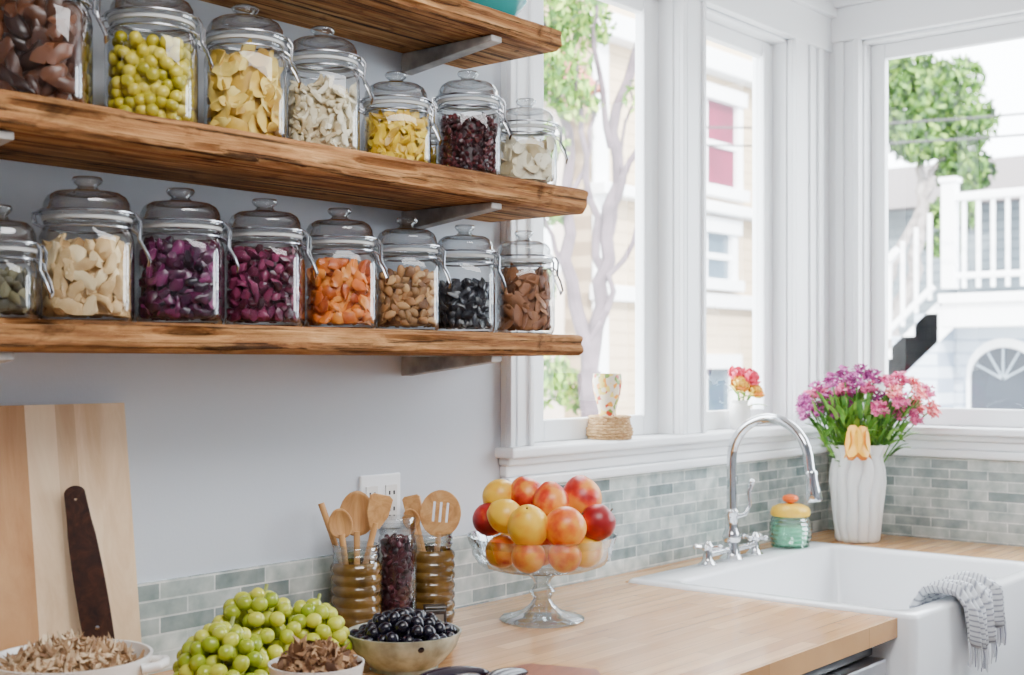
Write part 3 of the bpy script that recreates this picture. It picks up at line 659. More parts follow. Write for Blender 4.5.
fm_or=fruitmat('peach_orange',(.58,.028,.012),(.80,.18,.012),(.87,.38,.025),5,-.03)
fm_yel=fruitmat('yellow_peach',(.76,.18,.012),(.84,.42,.018),(.87,.52,.03),9,-.10)
def fruitmesh(mat,elong=1.0):
    V,F=ICO[4]; vs=[]
    for v in V:
        a=math.atan2(v.y,v.x); rho=math.hypot(v.x,v.y)
        k=1-.10*math.exp(-(rho/.28)**2)*(1 if v.z>0 else .3)
        k*=1-.05*math.exp(-(a/.16)**2)*rho
        p=v*k; p.z*=elong; 
        if elong>1: 
            f=1-.22*max(0,v.z)**2*(elong-1)/.12; p.x*=f; p.y*=f
        vs.append(p)
    return MB().add(vs,F).mesh('fruit',mat,ang=180)
FM={'r':fruitmesh(fm_red),'o':fruitmesh(fm_or),'y':fruitmesh(fm_yel,1.14),'m':fruitmesh(fruitmat('mango_red',(.42,.008,.012),(.68,.05,.015),(.85,.30,.03),3),1.2)}
m_fst=M('fruit_stem_brown',(.12,.06,.02),.7)
stm=MB().tube([(0,0,.86),(.02,0,.98),(.05,.01,1.10)],[.05,.035,.045],6).mesh('stem',m_fst)
FL=[(-.085,-.03,1.060,.035,'o'),(-.03,-.085,1.058,.035,'o'),(.045,-.08,1.058,.035,'o'),(.095,-.01,1.060,.035,'y'),(.0,.0,1.060,.035,'o'),(-.065,.06,1.060,.035,'y'),(.055,.07,1.060,.035,'o'),
(-.112,.015,1.122,.036,'r'),(-.078,-.045,1.136,.036,'y'),(-.030,-.085,1.120,.043,'y'),(.046,-.080,1.116,.044,'o'),(.116,-.020,1.120,.039,'r'),(.085,.035,1.166,.044,'m'),(.018,-.005,1.160,.040,'m'),(-.032,.035,1.172,.037,'m'),(-.090,.045,1.170,.035,'y'),(.03,.07,1.14,.034,'r')]
nm={'r':('nectarine','deep red nectarine in the glass fruit stand'),'o':('peach','orange blushed peach in the glass fruit stand'),'y':('yellow_plum','golden yellow stone fruit in glass fruit stand'),'m':('mango','red orange small mango in glass fruit stand')}
for s,d,z,r,k in FL:
    p=Vector((FX,FY,0))+R_*s+V_*d; p.z=z
    o=mkobj(nm[k][0],FM[k],p,rot=(random.uniform(-.8,1.0),random.uniform(-.9,.9),random.random()*6.28)); o.scale=(r,)*3
    tag(o,nm[k][1],'fruit','fruit in the glass stand')
    mkobj('stem',stm,parent=o)

# ------------------------------------------------------------------ utensil jars and utensils
m_amb=M('amber_ribbed_glass',(.13,.070,.016),.14,spec=.9,var=.5,vscale=25)
m_spoon=wood('spoon_wood',[(.40,.18,.06),(.64,.34,.13),(.76,.48,.22)],(30,30,4),.5,bump=.05)
def utjar(x,y,lb):
    e=empty('utensil_jar',(x,y,CZ+.0005)); tag(e,lb,'utensil jar','ribbed amber utensil jars')
    pr=[(.036,0),(.046,.003)]
    for i in range(7):
        z=.01+i*.0205; pr+=[(.0462,z),(.0500,z+.006),(.0505,z+.0105),(.0490,z+.016),(.0462,z+.020)]
    pr+=[(.044,.156)]
    MB().lathe(pr,seg=40,capt=False).obj('jar_base',m_amb,parent=e)
    MB().lathe([(.0445,.156),(.0430,.160),(.0455,.164),(.0455,.169),(.0430,.172),(.0455,.176),(.0455,.181),(.0435,.185),(.046,.190),(.042,.190),(.041,.16)],seg=40,capb=False,capt=False).obj('jar_neck',m_bowlglass,parent=e)
utjar(1.755,-.085,'ribbed amber glass jar holding wooden spoons'); utjar(1.975,-.078,'ribbed amber glass jar holding slotted spoon')
def slab2d(outer,holes,th,name,mat,bev=.001):
    cu=bpy.data.curves.new(name,'CURVE'); cu.dimensions='2D'; cu.fill_mode='BOTH'; cu.extrude=th/2; cu.bevel_depth=bev
    for pts in [outer]+holes:
        s=cu.splines.new('POLY'); s.points.add(len(pts)-1)
        for i,p in enumerate(pts): s.points[i].co=(p[0],p[1],0,1)
        s.use_cyclic_u=True
    o=bpy.data.objects.new(name,cu); COL.objects.link(o)
    dg=bpy.context.evaluated_depsgraph_get(); dg.update()
    me=bpy.data.meshes.new_from_object(o.evaluated_get(dg)); bpy.data.objects.remove(o)
    me.materials.clear(); me.materials.append(mat); me.name=name
    return me
def spoon(kind,base,top,face,lb,w=.032):
    base=Vector(base); top=Vector(top); L=(top-base).length
    d=(top-base).normalized(); f=Vector(face); f=(f-d*f.dot(d)).normalized(); X=d.cross(f)*-1
    Rm=Matrix((X,f*-1,d)).transposed()
    if Rm.determinant()<0: Rm=Matrix((-X,f*-1,d)).transposed()
    e=empty('wooden_spoon' if kind!='spatula' else 'wooden_spatula',base); e.rotation_euler=Rm.to_euler(); tag(e,lb,'wooden spoon' if kind!='spatula' else 'spatula','wooden utensils in jars')
    hl=L-(w*2.2 if kind!='stick' else 0)
    MB().tube([(0,0,0),(0,0,hl*.5),(0,0,hl+.008)],[.006,.0055,.0065],10).obj('handle',m_spoon,parent=e)
    if kind=='oval':
        V,F=ICO[3]; vs=[]
        for v in V:
            y=v.y*.010
            if v.y<0: y=-.003+.010*(1-(v.x**2+v.z**2))*.9 if (v.x**2+v.z**2)<.8 else v.y*.006
            vs.append((v.x*w*(1-.1*v.z),y,hl+w*1.2+v.z*w*1.25))
        MB().add(vs,F).obj('spoon_head',m_spoon,parent=e,ang=180)
    elif kind in('slotted','spatula'):
        if kind=='slotted':
            outer=[(w*math.cos(a),w*1.15*math.sin(a)) for a in [i*math.pi/16 for i in range(32)]]
            holes=[[(cx-.0036,-w*.45),(cx+.0036,-w*.45),(cx+.0036,w*.6),(cx-.0036,w*.6)] for cx in (-.014,0,.014)]
        else:
            outer=[(-w*.35,-w*1.2),(w*.35,-w*1.2),(w*.8,-w*.2),(w*.85,w*1.1),(w*.6,w*1.3),(-w*.6,w*1.3),(-w*.85,w*1.1),(-w*.8,-w*.2)]; holes=[]
        me=slab2d(outer,holes,.005,'spoon_head',m_spoon)
        mkobj('spoon_head',me,(0,0,hl+w*1.15),e,rot=(math.pi/2,0,0))
face=(-.767,-.641,.1)
b1=Vector((1.755,-.085,CZ+.012))
spoon('stick',b1+R_*.02,b1+R_*-.066+Vector((0,0,.250)),face,'slim wooden stick handle leaning in amber jar')
spoon('oval',b1+V_*.01,b1+R_*.0+V_*.015+Vector((0,0,.272)),face,'round wooden spoon standing in amber jar',.036)
spoon('spatula',b1-R_*.015,b1+R_*.050-V_*.006+Vector((0,0,.268)),(-.5,-.8,.1),'flat wooden spatula standing in amber jar',.026)
spoon('oval',b1+R_*.0-V_*.02,b1-R_*.030-V_*.028+Vector((0,0,.245)),face,'small wooden spoon standing in amber jar',.024)
b2=Vector((1.975,-.078,CZ+.012))
spoon('slotted',b2+V_*.0,b2+R_*.024-V_*.004+Vector((0,0,.262)),face,'round slotted wooden spoon in amber jar',.042)
spoon('spatula',b2+R_*.015,b2-R_*.042+V_*.01+Vector((0,0,.248)),(-.9,-.4,.1),'narrow wooden paddle standing in amber jar',.022)
spoon('oval',b2+R_*.01+V_*.01,b2-R_*.045-V_*.012+Vector((0,0,.225)),face,'small wooden spoon standing in amber jar',.018)
e=empty('candy_jar',(1.868,-.085,CZ+.0005)); tag(e,'tall clear jar of dark purple beans','jar')
MB().lathe([(.03,0),(.038,.004),(.040,.02),(.040,.175),(.037,.19),(.034,.197),(.036,.200),(.036,.222),(.034,.224),(.034,.198)],seg=40,capt=False).obj('body',m_glass,parent=e)
MB().lathe([(.0375,.205),(.0385,.210),(.0385,.230),(.036,.233),(.0,.234)],seg=40,capt=False,capb=False).obj('lid',m_lid,parent=e)
fill(1.868,-.085,CZ+.002,.037,.185,0,'dark_bean','dark purple beans inside a tall clear jar',island('dark_beans',[(.012,.003,.005),(.05,.010,.015),(.13,.03,.045)],.35),(.009,.007,.006),260,sub=1,n=2.0,cat='beans')
e=empty('spice_tin',(1.90,-.16,CZ+.0005),(0,0,-.7)); tag(e,'small dark square spice tin beside utensil jar','tin')
MB().box(-.022,.022,-.015,.015,0,.052).obj('tin_body',M('dark_tin',(.03,.026,.026),.35,var=.4,vscale=40),parent=e,smooth=False,bevel=.003)
MB().box(-.0225,.0225,-.0155,.0155,.053,.058).obj('lid',M('tin_lid',(.10,.10,.10),.35,.8),parent=e,smooth=False,bevel=.002)
MB().box(-.016,.016,-.0160,-.0152,.012,.042).obj('label_plate',M('tin_label',(.22,.20,.17),.5),parent=e,smooth=False)

# ------------------------------------------------------------------ cutting board and dark wooden tool
m_b1=wood('maple_board',[(.62,.40,.22),(.76,.55,.34),(.84,.65,.43)],(14,3,2.5),.5,bump=.05)
m_b2=wood('cherry_board',[(.34,.15,.055),(.46,.23,.095),(.56,.31,.14)],(14,3,2.5),.5,bump=.05)
m_b3=wood('pale_maple_board',[(.52,.32,.17),(.64,.43,.25),(.74,.53,.33)],(16,3,2),.5,bump=.05)
e=empty('cutting_board',(.80,-.075,CZ+.003),(-.125,0,0)); tag(e,'large striped maple cutting board leaning on wall','cutting board')
xs=[0,.10,.195,.287,.340,.375,.47]
m=MB()
for i in range(6):
    m.box(xs[i],xs[i+1],-.015,.015,0,.475,mi=[0,1,1,0,2,0][i])
o=m.obj('board',[m_b1,m_b2,m_b3],parent=e,smooth=False)
m_wal=wood('dark_walnut',[(.010,.004,.003),(.035,.012,.007),(.08,.028,.014)],(40,40,5),.4,bump=.1)
e=empty('wooden_pin',(1.175,-.135,CZ+.004)); tag(e,'dark walnut handled wooden tool leaning on cutting board','kitchen tool')
out=[]
for i in range(41):
    t=i/40; z=.0+t*.335; wv=.0165+.006*math.sin(min(1,t*1.15)*math.pi*.9)-.004*max(0,(t-.8)/.2)
    out.append((wv,z))
top=[(.0150*math.cos(a),.335+.012*math.sin(a)) for a in [math.pi*i/10 for i in range(1,10)]]
out=out+top+[(-x,z) for x,z in out[::-1]]
hole=[(.004*math.cos(a),.327+.004*math.sin(a)) for a in [i*math.pi/8 for i in range(16)]]
me=slab2d(out,[hole],.014,'handle',m_wal,.002)
h=mkobj('handle',me,parent=e,rot=(math.pi/2,0,0))
MB().lathe([(.0035,0),(.0035,.002),(.0,.0022)],seg=16,c=(0,0,0)).obj('rivet',m_chrome,(0,-.0095,.12),e,rot=(math.pi/2,0,0))
e.rotation_euler=(-.125,-.16,-.55)

# ------------------------------------------------------------------ bowls
def bowl(name,x,y,R,H,mat,lb,foot=.45,ear=False):
    e=empty(name,(x,y,CZ+.0005)); tag(e,lb,'bowl')
    MB().lathe([(R*foot*.9,0.001),(R*foot,0),(R*foot,.006),(R*.72,H*.25),(R*.92,H*.6),(R,H*.95),(R*1.01,H),(R*.975,H),(R*.95,H*.93),(R*.86,H*.6),(R*.66,H*.28),(R*.3,.014),(0,.012)],seg=56,capt=False).obj('bowl_body',mat,parent=e)
    if ear:
        for sgn in (-1,1):
            MB().tube([(sgn*R*.97,-.03,H*.88),(sgn*(R+.018),-.02,H*.9),(sgn*(R+.022),0,H*.9),(sgn*(R+.018),.02,H*.9),(sgn*R*.97,.03,H*.88)],.007,10).obj('handle',mat,parent=e,rot=(0,0,-.87))
    return e
m_stone=M('stoneware_glaze',(.38,.39,.30),.25,var=.4,vscale=30)
bowl('serving_bowl',1.045,-.235,.115,.115,m_ceramic,'white ceramic bowl heaped with dried mushroom shavings',.5,True)
bowl('serving_bowl',1.325,-.455,.072,.088,m_ceramic,'small cream ceramic bowl heaped with walnuts',.5)
bowl('serving_bowl',1.655,-.315,.102,.066,m_stone,'shallow speckled stoneware bowl of dark grapes',.6)
c_shav=island('mushroom_shavings',[(.18,.09,.04),(.46,.28,.14),(.74,.58,.38)],.7)
c_wal=island('walnut_pieces',[(.08,.03,.012),(.25,.12,.05),(.46,.28,.14)],.7)
def heap(x,y,R,H,z0,dims,N,mat,name,lb,cat,amp=.35,bend=.7,sub=2):
    m=MB()
    m.lathe([(R*.9,0),(R*.7,H*.45),(R*.35,H*.8),(0,H*.85)],seg=24,capt=False)
    for i in range(N):
        r=R*math.sqrt(random.random()); a=random.random()*6.28
        z=H*(1-(r/R)**2)*random.uniform(.75,1.05)+.002
        k=random.uniform(.7,1.25)
        m.blob((r*math.cos(a)*.93,r*math.sin(a)*.93,z),(dims[0]*k,dims[1]*k,dims[2]*k),Euler((random.uniform(-.9,.9),random.uniform(-.9,.9),random.random()*6.3)).to_matrix(),amp,sub,freq=2,bend=bend*random.choice((-1,1)))
    o=m.obj(name,mat,(x,y,CZ+z0)); tag(o,lb,cat,kind='stuff')
heap(1.045,-.235,.104,.038,.094,(.013,.0045,.002),520,c_shav,'mushroom_shaving','curled brown dried mushroom shavings in white bowl','dried mushrooms')
heap(1.325,-.455,.062,.042,.072,(.012,.008,.005),190,c_wal,'walnut_piece','broken brown walnut halves in cream bowl','nuts',amp=.5)

m_dg=M('black_grape_skin',(.006,.005,.012),.22,var=.5,vscale=20)
dgm=MB().blob((0,0,0),(.0125,.0125,.0145),amp=.02,sub=3).mesh('black_grape',m_dg,ang=180)
pts=[]
tr=0
while len(pts)<66 and tr<20000:
    tr+=1
    r=.087*math.sqrt(random.random()); a=random.random()*6.28
    z=.054+.040*(1-(r/.092)**2)*random.choice((1,1,1,.4))+.0
    p=Vector((r*math.cos(a),r*math.sin(a),z))
    if all((p-q).length>.0195 for q in pts): pts.append(p)
for p in pts:
    tag(mkobj('black_grape',dgm,(1.655+p.x,-.315+p.y,CZ+p.z),rot=(random.random()*3,random.random()*3,0)),'glossy black grape heaped in stoneware bowl','grape','black grapes in the stoneware bowl')

m_gr,nt,b=newmat('green_grape_skin')
b.inputs['Roughness'].default_value=.2
b.inputs['Subsurface Weight'].default_value=.25; b.inputs['Subsurface Radius'].default_value=(.008,.010,.003); b.inputs['Subsurface Scale'].default_value=1.0
oi=nt.nodes.new('ShaderNodeObjectInfo'); r=nt.nodes.new('ShaderNodeValToRGB'); r.color_ramp.elements[0].color=(.27,.36,.015,1); r.color_ramp.elements[1].color=(.62,.62,.07,1)
nt.links.new(oi.outputs['Random'],r.inputs[0]); nt.links.new(r.outputs[0],b.inputs['Base Color'])
ggm=MB().blob((0,0,0),(.0130,.0130,.0150),amp=.015,sub=3).mesh('grape',m_gr,ang=180)
ALLG=[]
def ALLG_local(cx,cy): return [q-Vector((cx,cy,0)) for q in ALLG]
m_gstem=M('grape_stem',(.30,.34,.08),.6)
def bunch(cx,cy,ax,ay,az,N,lb):
    e=empty('grape_bunch',(cx,cy,CZ)); tag(e,lb,'grapes','green grape bunches')
    P=[]; tr=0
    while len(P)<N and tr<30000:
        tr+=1
        d=Vector((random.gauss(0,1),random.gauss(0,1),abs(random.gauss(0,1)))).normalized()
        k=1 if random.random()<.75 else .75
        p=Vector((d.x*ax*k,d.y*ay*k,.016+d.z*az*k))
        if all((p-q).length>.0218 for q in P+ALLG_local(cx,cy)): P.append(p)
    sm=MB()
    sm.tube([(0,0,az*.2),(0,0,az*.6),(.01,0,az*.95),(.03,.01,az*1.0+.030)],[.004,.003,.003,.0035],6)
    for i,p in enumerate(P):
        ALLG.append(p+Vector((cx,cy,0)))
        if i<98: mkobj('grape',ggm,p,e,rot=(random.random()*3,random.random()*3,0))
        if i%3==0: sm.tube([(0,0,az*.5),p*.6+Vector((0,0,az*.2)),p],.0014,5)
    sm.obj('stem',m_gstem,parent=e)
bunch(1.425,-.19,.085,.085,.130,98,'heaped bunch of plump green grapes on counter')
bunch(1.318,-.235,.068,.075,.095,85,'loose bunch of green grapes against the pile')
bunch(1.515,-.225,.062,.065,.105,80,'small bunch of green grapes beside dark bowl')

m_redb=wood('red_brown_board',[(.14,.035,.015),(.25,.07,.03),(.34,.11,.05)],(3,20,20),.45,bump=.05)
e=empty('serving_board',(1.63,-.625,CZ+.0005),(0,0,.35)); tag(e,'small reddish wood serving board with dark vegetables','serving board')
out=[(.17*math.cos(a)*(1),.085*math.sin(a)) for a in [i*math.pi/24 for i in range(48)]]
out=[(math.copysign(min(abs(x)*1.25,.17),x),math.copysign(min(abs(y)*1.2,.08),y)) for x,y in out]
me=slab2d(out,[],.012,'board',m_redb,.002); mkobj('board',me,(0,0,.008),e)
m_egg=M('eggplant_skin',(.012,.004,.014),.2,spec=.7)
m_cal=M('eggplant_calyx',(.05,.03,.04),.5)
for (x,y,a,L) in ((1.555,-.525,-.3,.14),(1.52,-.575,.25,.15),(1.60,-.60,.1,.13)):
    e=empty('eggplant',(x,y,CZ+.033),(0,0,a)); tag(e,'slender dark purple eggplant on serving board','vegetable','slender eggplants')
    n=14
    MB().tube([( -L/2+L*i/n, .012*math.sin(i/n*3), 0) for i in range(n+1)],[.002+.0145*math.sin(math.pi*min(1,(i/n)*.9+.1))**.6 for i in range(n)]+[.002],16).obj('eggplant_flesh',m_egg,parent=e,ang=180)
    MB().tube([(-L/2-.02,0,0),(-L/2-.004,0,0),(-L/2+.006,0,0)],[.004,.004,.010],10).obj('stem',m_cal,parent=e)

# ------------------------------------------------------------------ exterior
m_fac=brickmat('cream_siding','XZ',(.60,.46,.31),(.60,.46,.31),(.36,.26,.17),30,.16,.008,.8,bump=.3,nsc=2,ncol=((.92,.92,.92),(1,1,1)))
m_sid=brickmat('white_siding','YZ',(.50,.57,.66),(.50,.57,.66),(.26,.32,.42),30,.14,.012,.8,bump=.3,nsc=2,ncol=((.92,.92,.92),(1,1,1)))
m_ext=M('exterior_white_paint',(.84,.85,.87),.7)
m_wg=M('exterior_window_glass',(.06,.10,.14),.1,spec=.8)
m_mag=M('magenta_blind',(.15,.001,.035),.8,spec=.1,var=.3,vscale=1.5)
gd=MB().box(-10,45,.2,45,-1.6,-1.5).box(XB+.3,45,-25,.2,-1.6,-1.5).box(-10,XB+.3,-25,YS-.3,-1.6,-1.5).obj('ground',M('street_ground',(.38,.37,.35),.9,var=.15,vscale=1),smooth=False); struct(gd,'pale paved ground outside the house','ground')
e=empty('neighbour_house',(13.0,7.6,-1.5)); tag(e,'cream sided neighbouring house with white trimmed windows','house')
MB().box(0,4.6,0,4,0,9).obj('facade',m_fac,parent=e,smooth=False)
MB().box(-.1,4.7,-.25,0,7.0,7.3).box(-.1,4.7,-.25,0,5.05,5.2).box(-.1,4.7,-.12,0,3.75,3.95).box(-.05,.25,-.06,0,0,7.0).obj('cornice',m_ext,parent=e,smooth=False,bevel=.02)
def hwin(e,x0,x1,z0,z1,mat):
    w=MB().box(x0-.14,x0,-.10,0,z0-.14,z1+.14).box(x1,x1+.14,-.10,0,z0-.14,z1+.14).box(x0-.2,x1+.2,-.14,0,z1,z1+.2).box(x0-.2,x1+.2,-.18,0,z0-.15,z0)
    w.box((x0+x1)/2-.035,(x0+x1)/2+.035,-.06,0,z0,z1).box(x0,x1,-.07,0,(z0+z1)/2-.04,(z0+z1)/2+.04)
    o=w.obj('house_window',m_ext,parent=e,smooth=False)
    MB().box(x0,x1,-.03,0,z0,z1).obj('window_panel',mat,parent=o,smooth=False)
hwin(e,1.75,3.35,5.45,6.65,m_mag); hwin(e,1.9,3.2,1.6,2.9,m_wg); hwin(e,1.9,3.2,4.15,4.8,m_wg)
e=empty('pink_roof_house',(7.2,7.6,-1.5)); tag(e,'pale cream house with pink tiled roof and windows','house')
MB().box(0,5.2,0,4,0,6.3).obj('facade',M('pale_stucco',(.56,.46,.38),.85,var=.12,vscale=1.5),parent=e,smooth=False)
m_rt=brickmat('pink_roof_tile','XZ',(.52,.16,.11),(.38,.11,.07),(.25,.07,.05),.30,.14,.02,.8,bump=.5,nsc=3)
MB().add([(-.3,-.5,6.2),(5.4,-.5,6.2),(5.4,2,8.4),(-.3,2,8.4),(5.4,4.3,6.2),(-.3,4.3,6.2)],[[0,1,2,3],[3,2,4,5],[0,3,5],[1,4,2]]).obj('roof',m_rt,parent=e,smooth=False)
hwin(e,2.4,3.2,4.2,5.6,m_wg); hwin(e,3.9,4.7,4.2,5.6,m_wg); hwin(e,2.6,3.6,1.3,2.9,m_wg)
e=empty('grey_house',(21,3,-1.5)); tag(e,'blue grey house beyond the deck and tree','house')
MB().box(0,4,0,8,0,5.6).obj('facade',brickmat('grey_siding','YZ',(.20,.25,.29),(.20,.25,.29),(.10,.13,.16),30,.16,.012,.8,bump=.3,nsc=2),parent=e,smooth=False)
MB().add([(-.4,-.4,5.55),(-.4,8.4,5.55),(4.4,8.4,5.55),(4.4,-.4,5.55),(2,.5,6.6),(2,7.5,6.6)],[[0,1,5,4],[1,2,5],[2,3,4,5],[3,0,4],[0,3,2,1]]).obj('roof',M('slate_roof',(.14,.12,.12),.8),parent=e,smooth=False)

HX=14.0
e=empty('deck_house',(HX,0,-1.5)); tag(e,'white sided house with raised deck and arched opening','house')
b=MB(); b.box(0,5,-6,3.95,0,3.35); b.box(1.6,5,-6,1.6,3.35,9)
b.obj('facade',m_sid,parent=e,smooth=False)
MB().box(-.5,1.6,-6,3.40,3.35,3.66).box(-.55,-.4,-6,3.42,3.60,3.70).obj('deck',m_ext,parent=e,smooth=False,bevel=.01)
ar=[(.35*math.cos(a),.32+.32*math.sin(a)) for a in [math.pi*i/16 for i in range(17)]]; 
AY=2.90
def archslab(sc,x,depth,mat,name):
    vs=[(0,p[0]*sc,p[1]*sc) for p in ar]+[(0,-.35*sc,-1.2),(0,.35*sc,-1.2)]
    n=len(vs); vs2=[(x-depth,y+AY,z+2.50) for _,y,z in vs]+[(x,y+AY,z+2.50) for _,y,z in vs]
    fs=[list(range(n)),[n+i for i in range(n)][::-1]]+[[i,(i+1)%n,n+(i+1)%n,n+i] for i in range(n)]
    return MB().add(vs2,fs).obj(name,mat,parent=e,smooth=False)
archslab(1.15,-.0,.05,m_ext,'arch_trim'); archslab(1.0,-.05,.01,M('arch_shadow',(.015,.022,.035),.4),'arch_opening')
sp=MB()
for a in (.5,1.05,1.57,2.1,2.64): sp.box(-.08,-.06,-.010,.010,0,.33,T=Matrix.Translation((0,AY,2.80))@Matrix.Rotation(a-1.57,4,'X'))
sp.obj('arch_muntin',M('arch_muntin_paint',(.30,.36,.42),.6),parent=e,smooth=False)
e=empty('deck_railing',(HX-.44,0,2.265)); tag(e,'white painted wooden deck railing with balusters','railing')
MB().box(-.05,.05,-3,3.34,.92,1.0).box(-.03,.03,-3,3.34,.10,.16).obj('rail',m_ext,parent=e,smooth=False,bevel=.01)
bm_=MB().box(-.018,.018,-.018,.018,0,.92).mesh('baluster',m_ext,False)
for i in range(41):
    mkobj('baluster',bm_,(0,-2.9+i*.152,0),e)
pm=MB().box(-.07,.07,-.07,.07,0,1.12).box(-.09,.09,-.09,.09,1.12,1.17).mesh('newel_post',m_ext,False)
for y in (3.33,2.30,1.0,-.6): mkobj('newel_post',pm,(0,y,0),e)
e=empty('outdoor_stairs',(HX-.27,3.44,-1.5)); tag(e,'white outdoor staircase rising to the deck','stairs')
st=MB()
for i in range(13): st.box(-.22,.22,.0+i*.26,.0+(i+1)*.26,0,3.50-i*.24)
st.obj('steps',m_sid,parent=e,smooth=False)
sl=math.atan(.24/.26)
sr=MB(); T=Matrix.Translation((-.20,0,3.72))@Matrix.Rotation(-sl,4,'X')
sr.box(-.04,.04,0,4.0,.62,.70,T=T).box(-.03,.03,0,4.0,.06,.12,T=T).box(-.22,-.20,0,4.0,-.30,.02,T=Matrix.Translation((0,0,3.60))@Matrix.Rotation(-sl,4,'X')); sr.obj('stair_rail',m_ext,parent=e,smooth=False)
for i in range(19):
    y=.1+i*.15; z=3.74-y*.24/.26
    mkobj('baluster',bm_,(-.20,y,z),e)

def tree(x,y,z,seed,label,limbs,clusters,cols,trunkcol,leaf):
    rnd=random.Random(seed)
    e=empty('tree',(x,y,z)); tag(e,label,'tree')
    m=MB()
    for pts,r0,r1 in limbs:
        P=[Vector(p) for p in pts]; Q=[]
        for a,b in zip(P,P[1:]):
            for k in range(5):
                p=a.lerp(b,k/5); w=.03*(b-a).length
                Q.append(p+Vector((rnd.gauss(0,w),rnd.gauss(0,w),0))*(1 if k else 0))
        Q.append(P[-1]); n=len(Q)
        m.tube(Q,[r0+(r1-r0)*i/(n-1) for i in range(n)],8)
    m.obj('trunk',M('bark_'+str(seed),trunkcol,.85,var=.4,vscale=9),parent=e)
    f=MB()
    for c,rad,n in clusters:
        c=Vector(c)
        for i in range(n):
            d=Vector((rnd.gauss(0,1),rnd.gauss(0,1),rnd.gauss(0,1))).normalized()*rad*(rnd.random()**.4)
            d.z*=.8
            a=Euler((rnd.random()*6.3,rnd.random()*6.3,rnd.random()*6.3)).to_matrix(); s=leaf*rnd.uniform(.6,1.3)
            f.add([c+d+a@Vector(v)*s for v in ((-1,0,0),(-.1,-.45,.1),(1,0,0),(-.1,.45,.1))],[[0,1,2,3]])
    f.obj('foliage',island('foliage_'+str(seed),cols,.6,nscale=3,namp=.3),parent=e,smooth=False)
def loc(a,d,z): 
    v=R_*a+V_*d; return (v.x,v.y,z)
g1=[(.015,.05,.004),(.05,.15,.010),(.16,.31,.03),(.33,.47,.07)]
tree(6.44,2.78,-1.5,11,'leafy green street tree with pale branching trunk',
 [([loc(0,0,0),loc(.02,0,1.6),loc(-.03,0,2.9)],.10,.075),([loc(-.03,0,2.9),loc(.10,.1,3.6),loc(.12,.1,4.4),loc(.32,.2,5.2)],.055,.025),
  ([loc(-.03,0,2.9),loc(-.18,0,3.6),loc(-.15,.1,4.4),loc(-.35,.1,5.3)],.05,.02),([loc(.08,.1,3.5),loc(-.05,.0,4.1),loc(-.1,.0,4.8)],.03,.012),([loc(.11,.1,3.9),loc(.30,.0,4.4),loc(.36,.0,5.0)],.025,.010),([loc(-.15,0,3.5),loc(-.32,.0,3.9)],.02,.010),([loc(.11,.1,4.3),loc(0,0,4.9),loc(.05,0,5.5)],.022,.010),
  ([loc(-.02,0,3.1),loc(.12,.0,3.4),loc(.28,0,3.9),loc(.33,0,4.4)],.025,.010),([loc(-.17,0,3.9),loc(-.02,0,4.3),loc(.02,0,4.7)],.018,.008),([loc(.1,.1,3.7),loc(.2,.1,4.1),loc(.22,.1,4.7)],.018,.008)],
 [(loc(-.28,0,4.75),.28,640),(loc(-.12,.1,5.1),.28,560),(loc(-.30,0,5.3),.35,500),(loc(.05,.2,5.6),.4,500),(loc(-.33,0,4.30),.18,260),(loc(.0,.1,6.0),.6,600),(loc(-.1,0,4.55),.15,140),(loc(.30,0,4.6),.14,50),(loc(-.28,0,3.9),.14,130),(loc(-.25,.1,2.85),.20,340),(loc(-.02,.2,2.75),.15,200),(loc(-.35,0,3.45),.12,90)],g1,(.11,.08,.095),.036)
g2=[(.003,.014,.002),(.015,.06,.005),(.075,.20,.015),(.21,.36,.045)]
tree(17.62,5.72,-1.0,5,'rounded green tree with grey trunk behind deck',
 [([loc(-.1,0,0),loc(-.05,0,2.6),loc(-.2,0,3.4),loc(-.30,0,4.4),loc(-.3,0,5.6)],.22,.13),([loc(-.1,0,2.9),loc(.25,0,3.6),loc(.40,0,4.6),loc(.4,0,5.4)],.13,.06),([loc(-.15,0,3.6),loc(.2,0,4.3),loc(.7,0,5.4)],.10,.04)],
 [(loc(-.35,0,6.3),.50,1000),(loc(.25,0,6.2),.62,1500),(loc(.85,0,5.9),.60,1500),(loc(.3,-.2,5.6),.42,900),(loc(1.0,0,5.2),.42,1000),(loc(.85,0,4.6),.35,800),(loc(-.3,0,5.8),.35,400),(loc(.75,.1,4.15),.25,350),(loc(.9,.2,6.5),.45,700),(loc(.1,0,6.7),.5,800)],g2,(.28,.25,.24),.075)
e=MB()
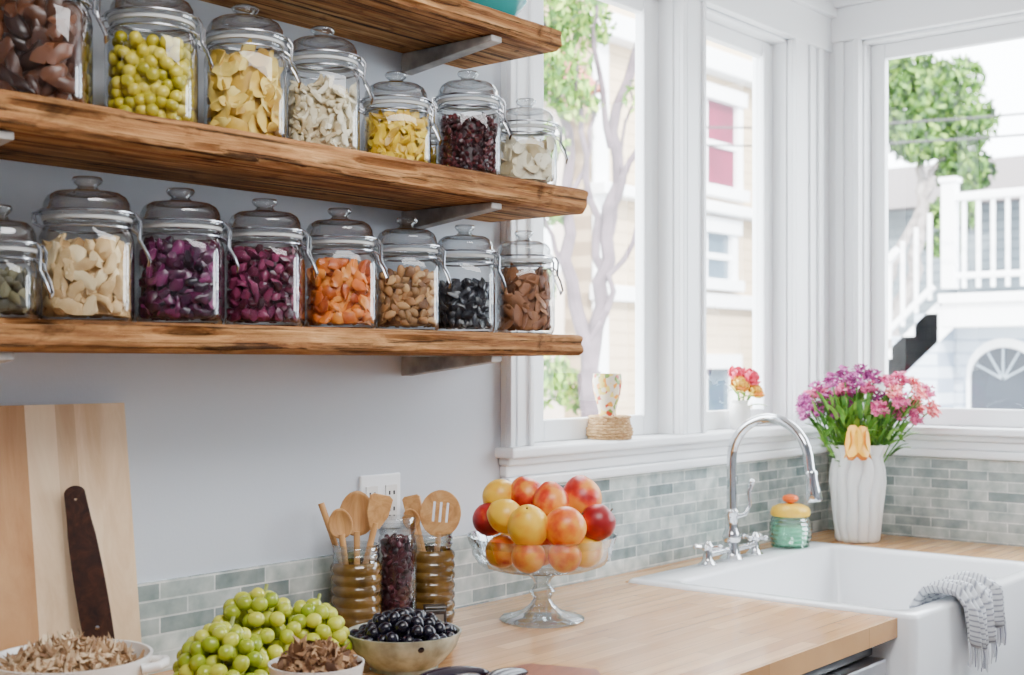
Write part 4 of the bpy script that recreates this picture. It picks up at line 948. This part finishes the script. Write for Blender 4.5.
for i in range(2600):
    c=Vector((random.uniform(-2.4,2.4),random.uniform(-.5,.5),random.uniform(0,1.1)+.2*math.sin(i))); a=rrot()
    e.add([c+a@Vector(v)*.09 for v in ((-1,0,0),(0,-.45,.1),(1,0,0),(0,.45,.1))],[[0,1,2,3]])
o=e.obj('hedge',island('hedge_green',g1,.6,nscale=1),(8.5,5.3,-1.5),smooth=False); tag(o,'low green garden hedge by the street','hedge',kind='stuff')
for k in range(2):
    m=MB(); m.tube([(12.6,-4+i*.85,3.62+.20*k+.02*(i-6)**2*.5) for i in range(13)],.012,6)
    tag(m.obj('power_line',m_dark),'thin black overhead cable outside the window','cable','overhead cables')

# ------------------------------------------------------------------ lights, world, camera
w=bpy.data.worlds.new('World'); SC.world=w; w.use_nodes=True; nt=w.node_tree
bg=nt.nodes['Background']; sky=nt.nodes.new('ShaderNodeTexSky'); sky.sky_type='HOSEK_WILKIE'
sky.sun_direction=(-.5,-.6,.62); sky.turbidity=4; sky.ground_albedo=.5
mx=nt.nodes.new('ShaderNodeMixRGB'); mx.inputs[0].default_value=.75; mx.inputs[2].default_value=(.90,.955,1,1)
nt.links.new(sky.outputs[0],mx.inputs[1]); nt.links.new(mx.outputs[0],bg.inputs[0]); bg.inputs[1].default_value=20
s=bpy.data.lights.new('sun','SUN'); s.energy=18; s.angle=.02; s.color=(1,.96,.90)
so=bpy.data.objects.new('sun',s); COL.objects.link(so); so.rotation_euler=Vector((.5,.6,-.62)).to_track_quat('-Z','Y').to_euler()
a=bpy.data.lights.new('ceiling_lamp','AREA'); a.energy=85; a.size=1.3; a.color=(.98,.985,1)
ao=bpy.data.objects.new('ceiling_lamp',a); COL.objects.link(ao); ao.location=(1.2,-1.35,2.80); ao.rotation_euler=(Vector((1.6,-.3,1.0))-Vector((1.2,-1.35,2.8))).to_track_quat('-Z','Y').to_euler()

cd=bpy.data.cameras.new('camera'); co=bpy.data.objects.new('camera',cd); COL.objects.link(co)
co.location=(0,-1.95,1.45); co.rotation_euler=(math.pi/2,0,math.radians(39.9-90))
cd.lens=45.7; cd.sensor_width=36; cd.shift_y=.0269; cd.clip_start=.05
cd.dof.use_dof=True; cd.dof.focus_distance=2.6; cd.dof.aperture_fstop=5.0
SC.camera=co
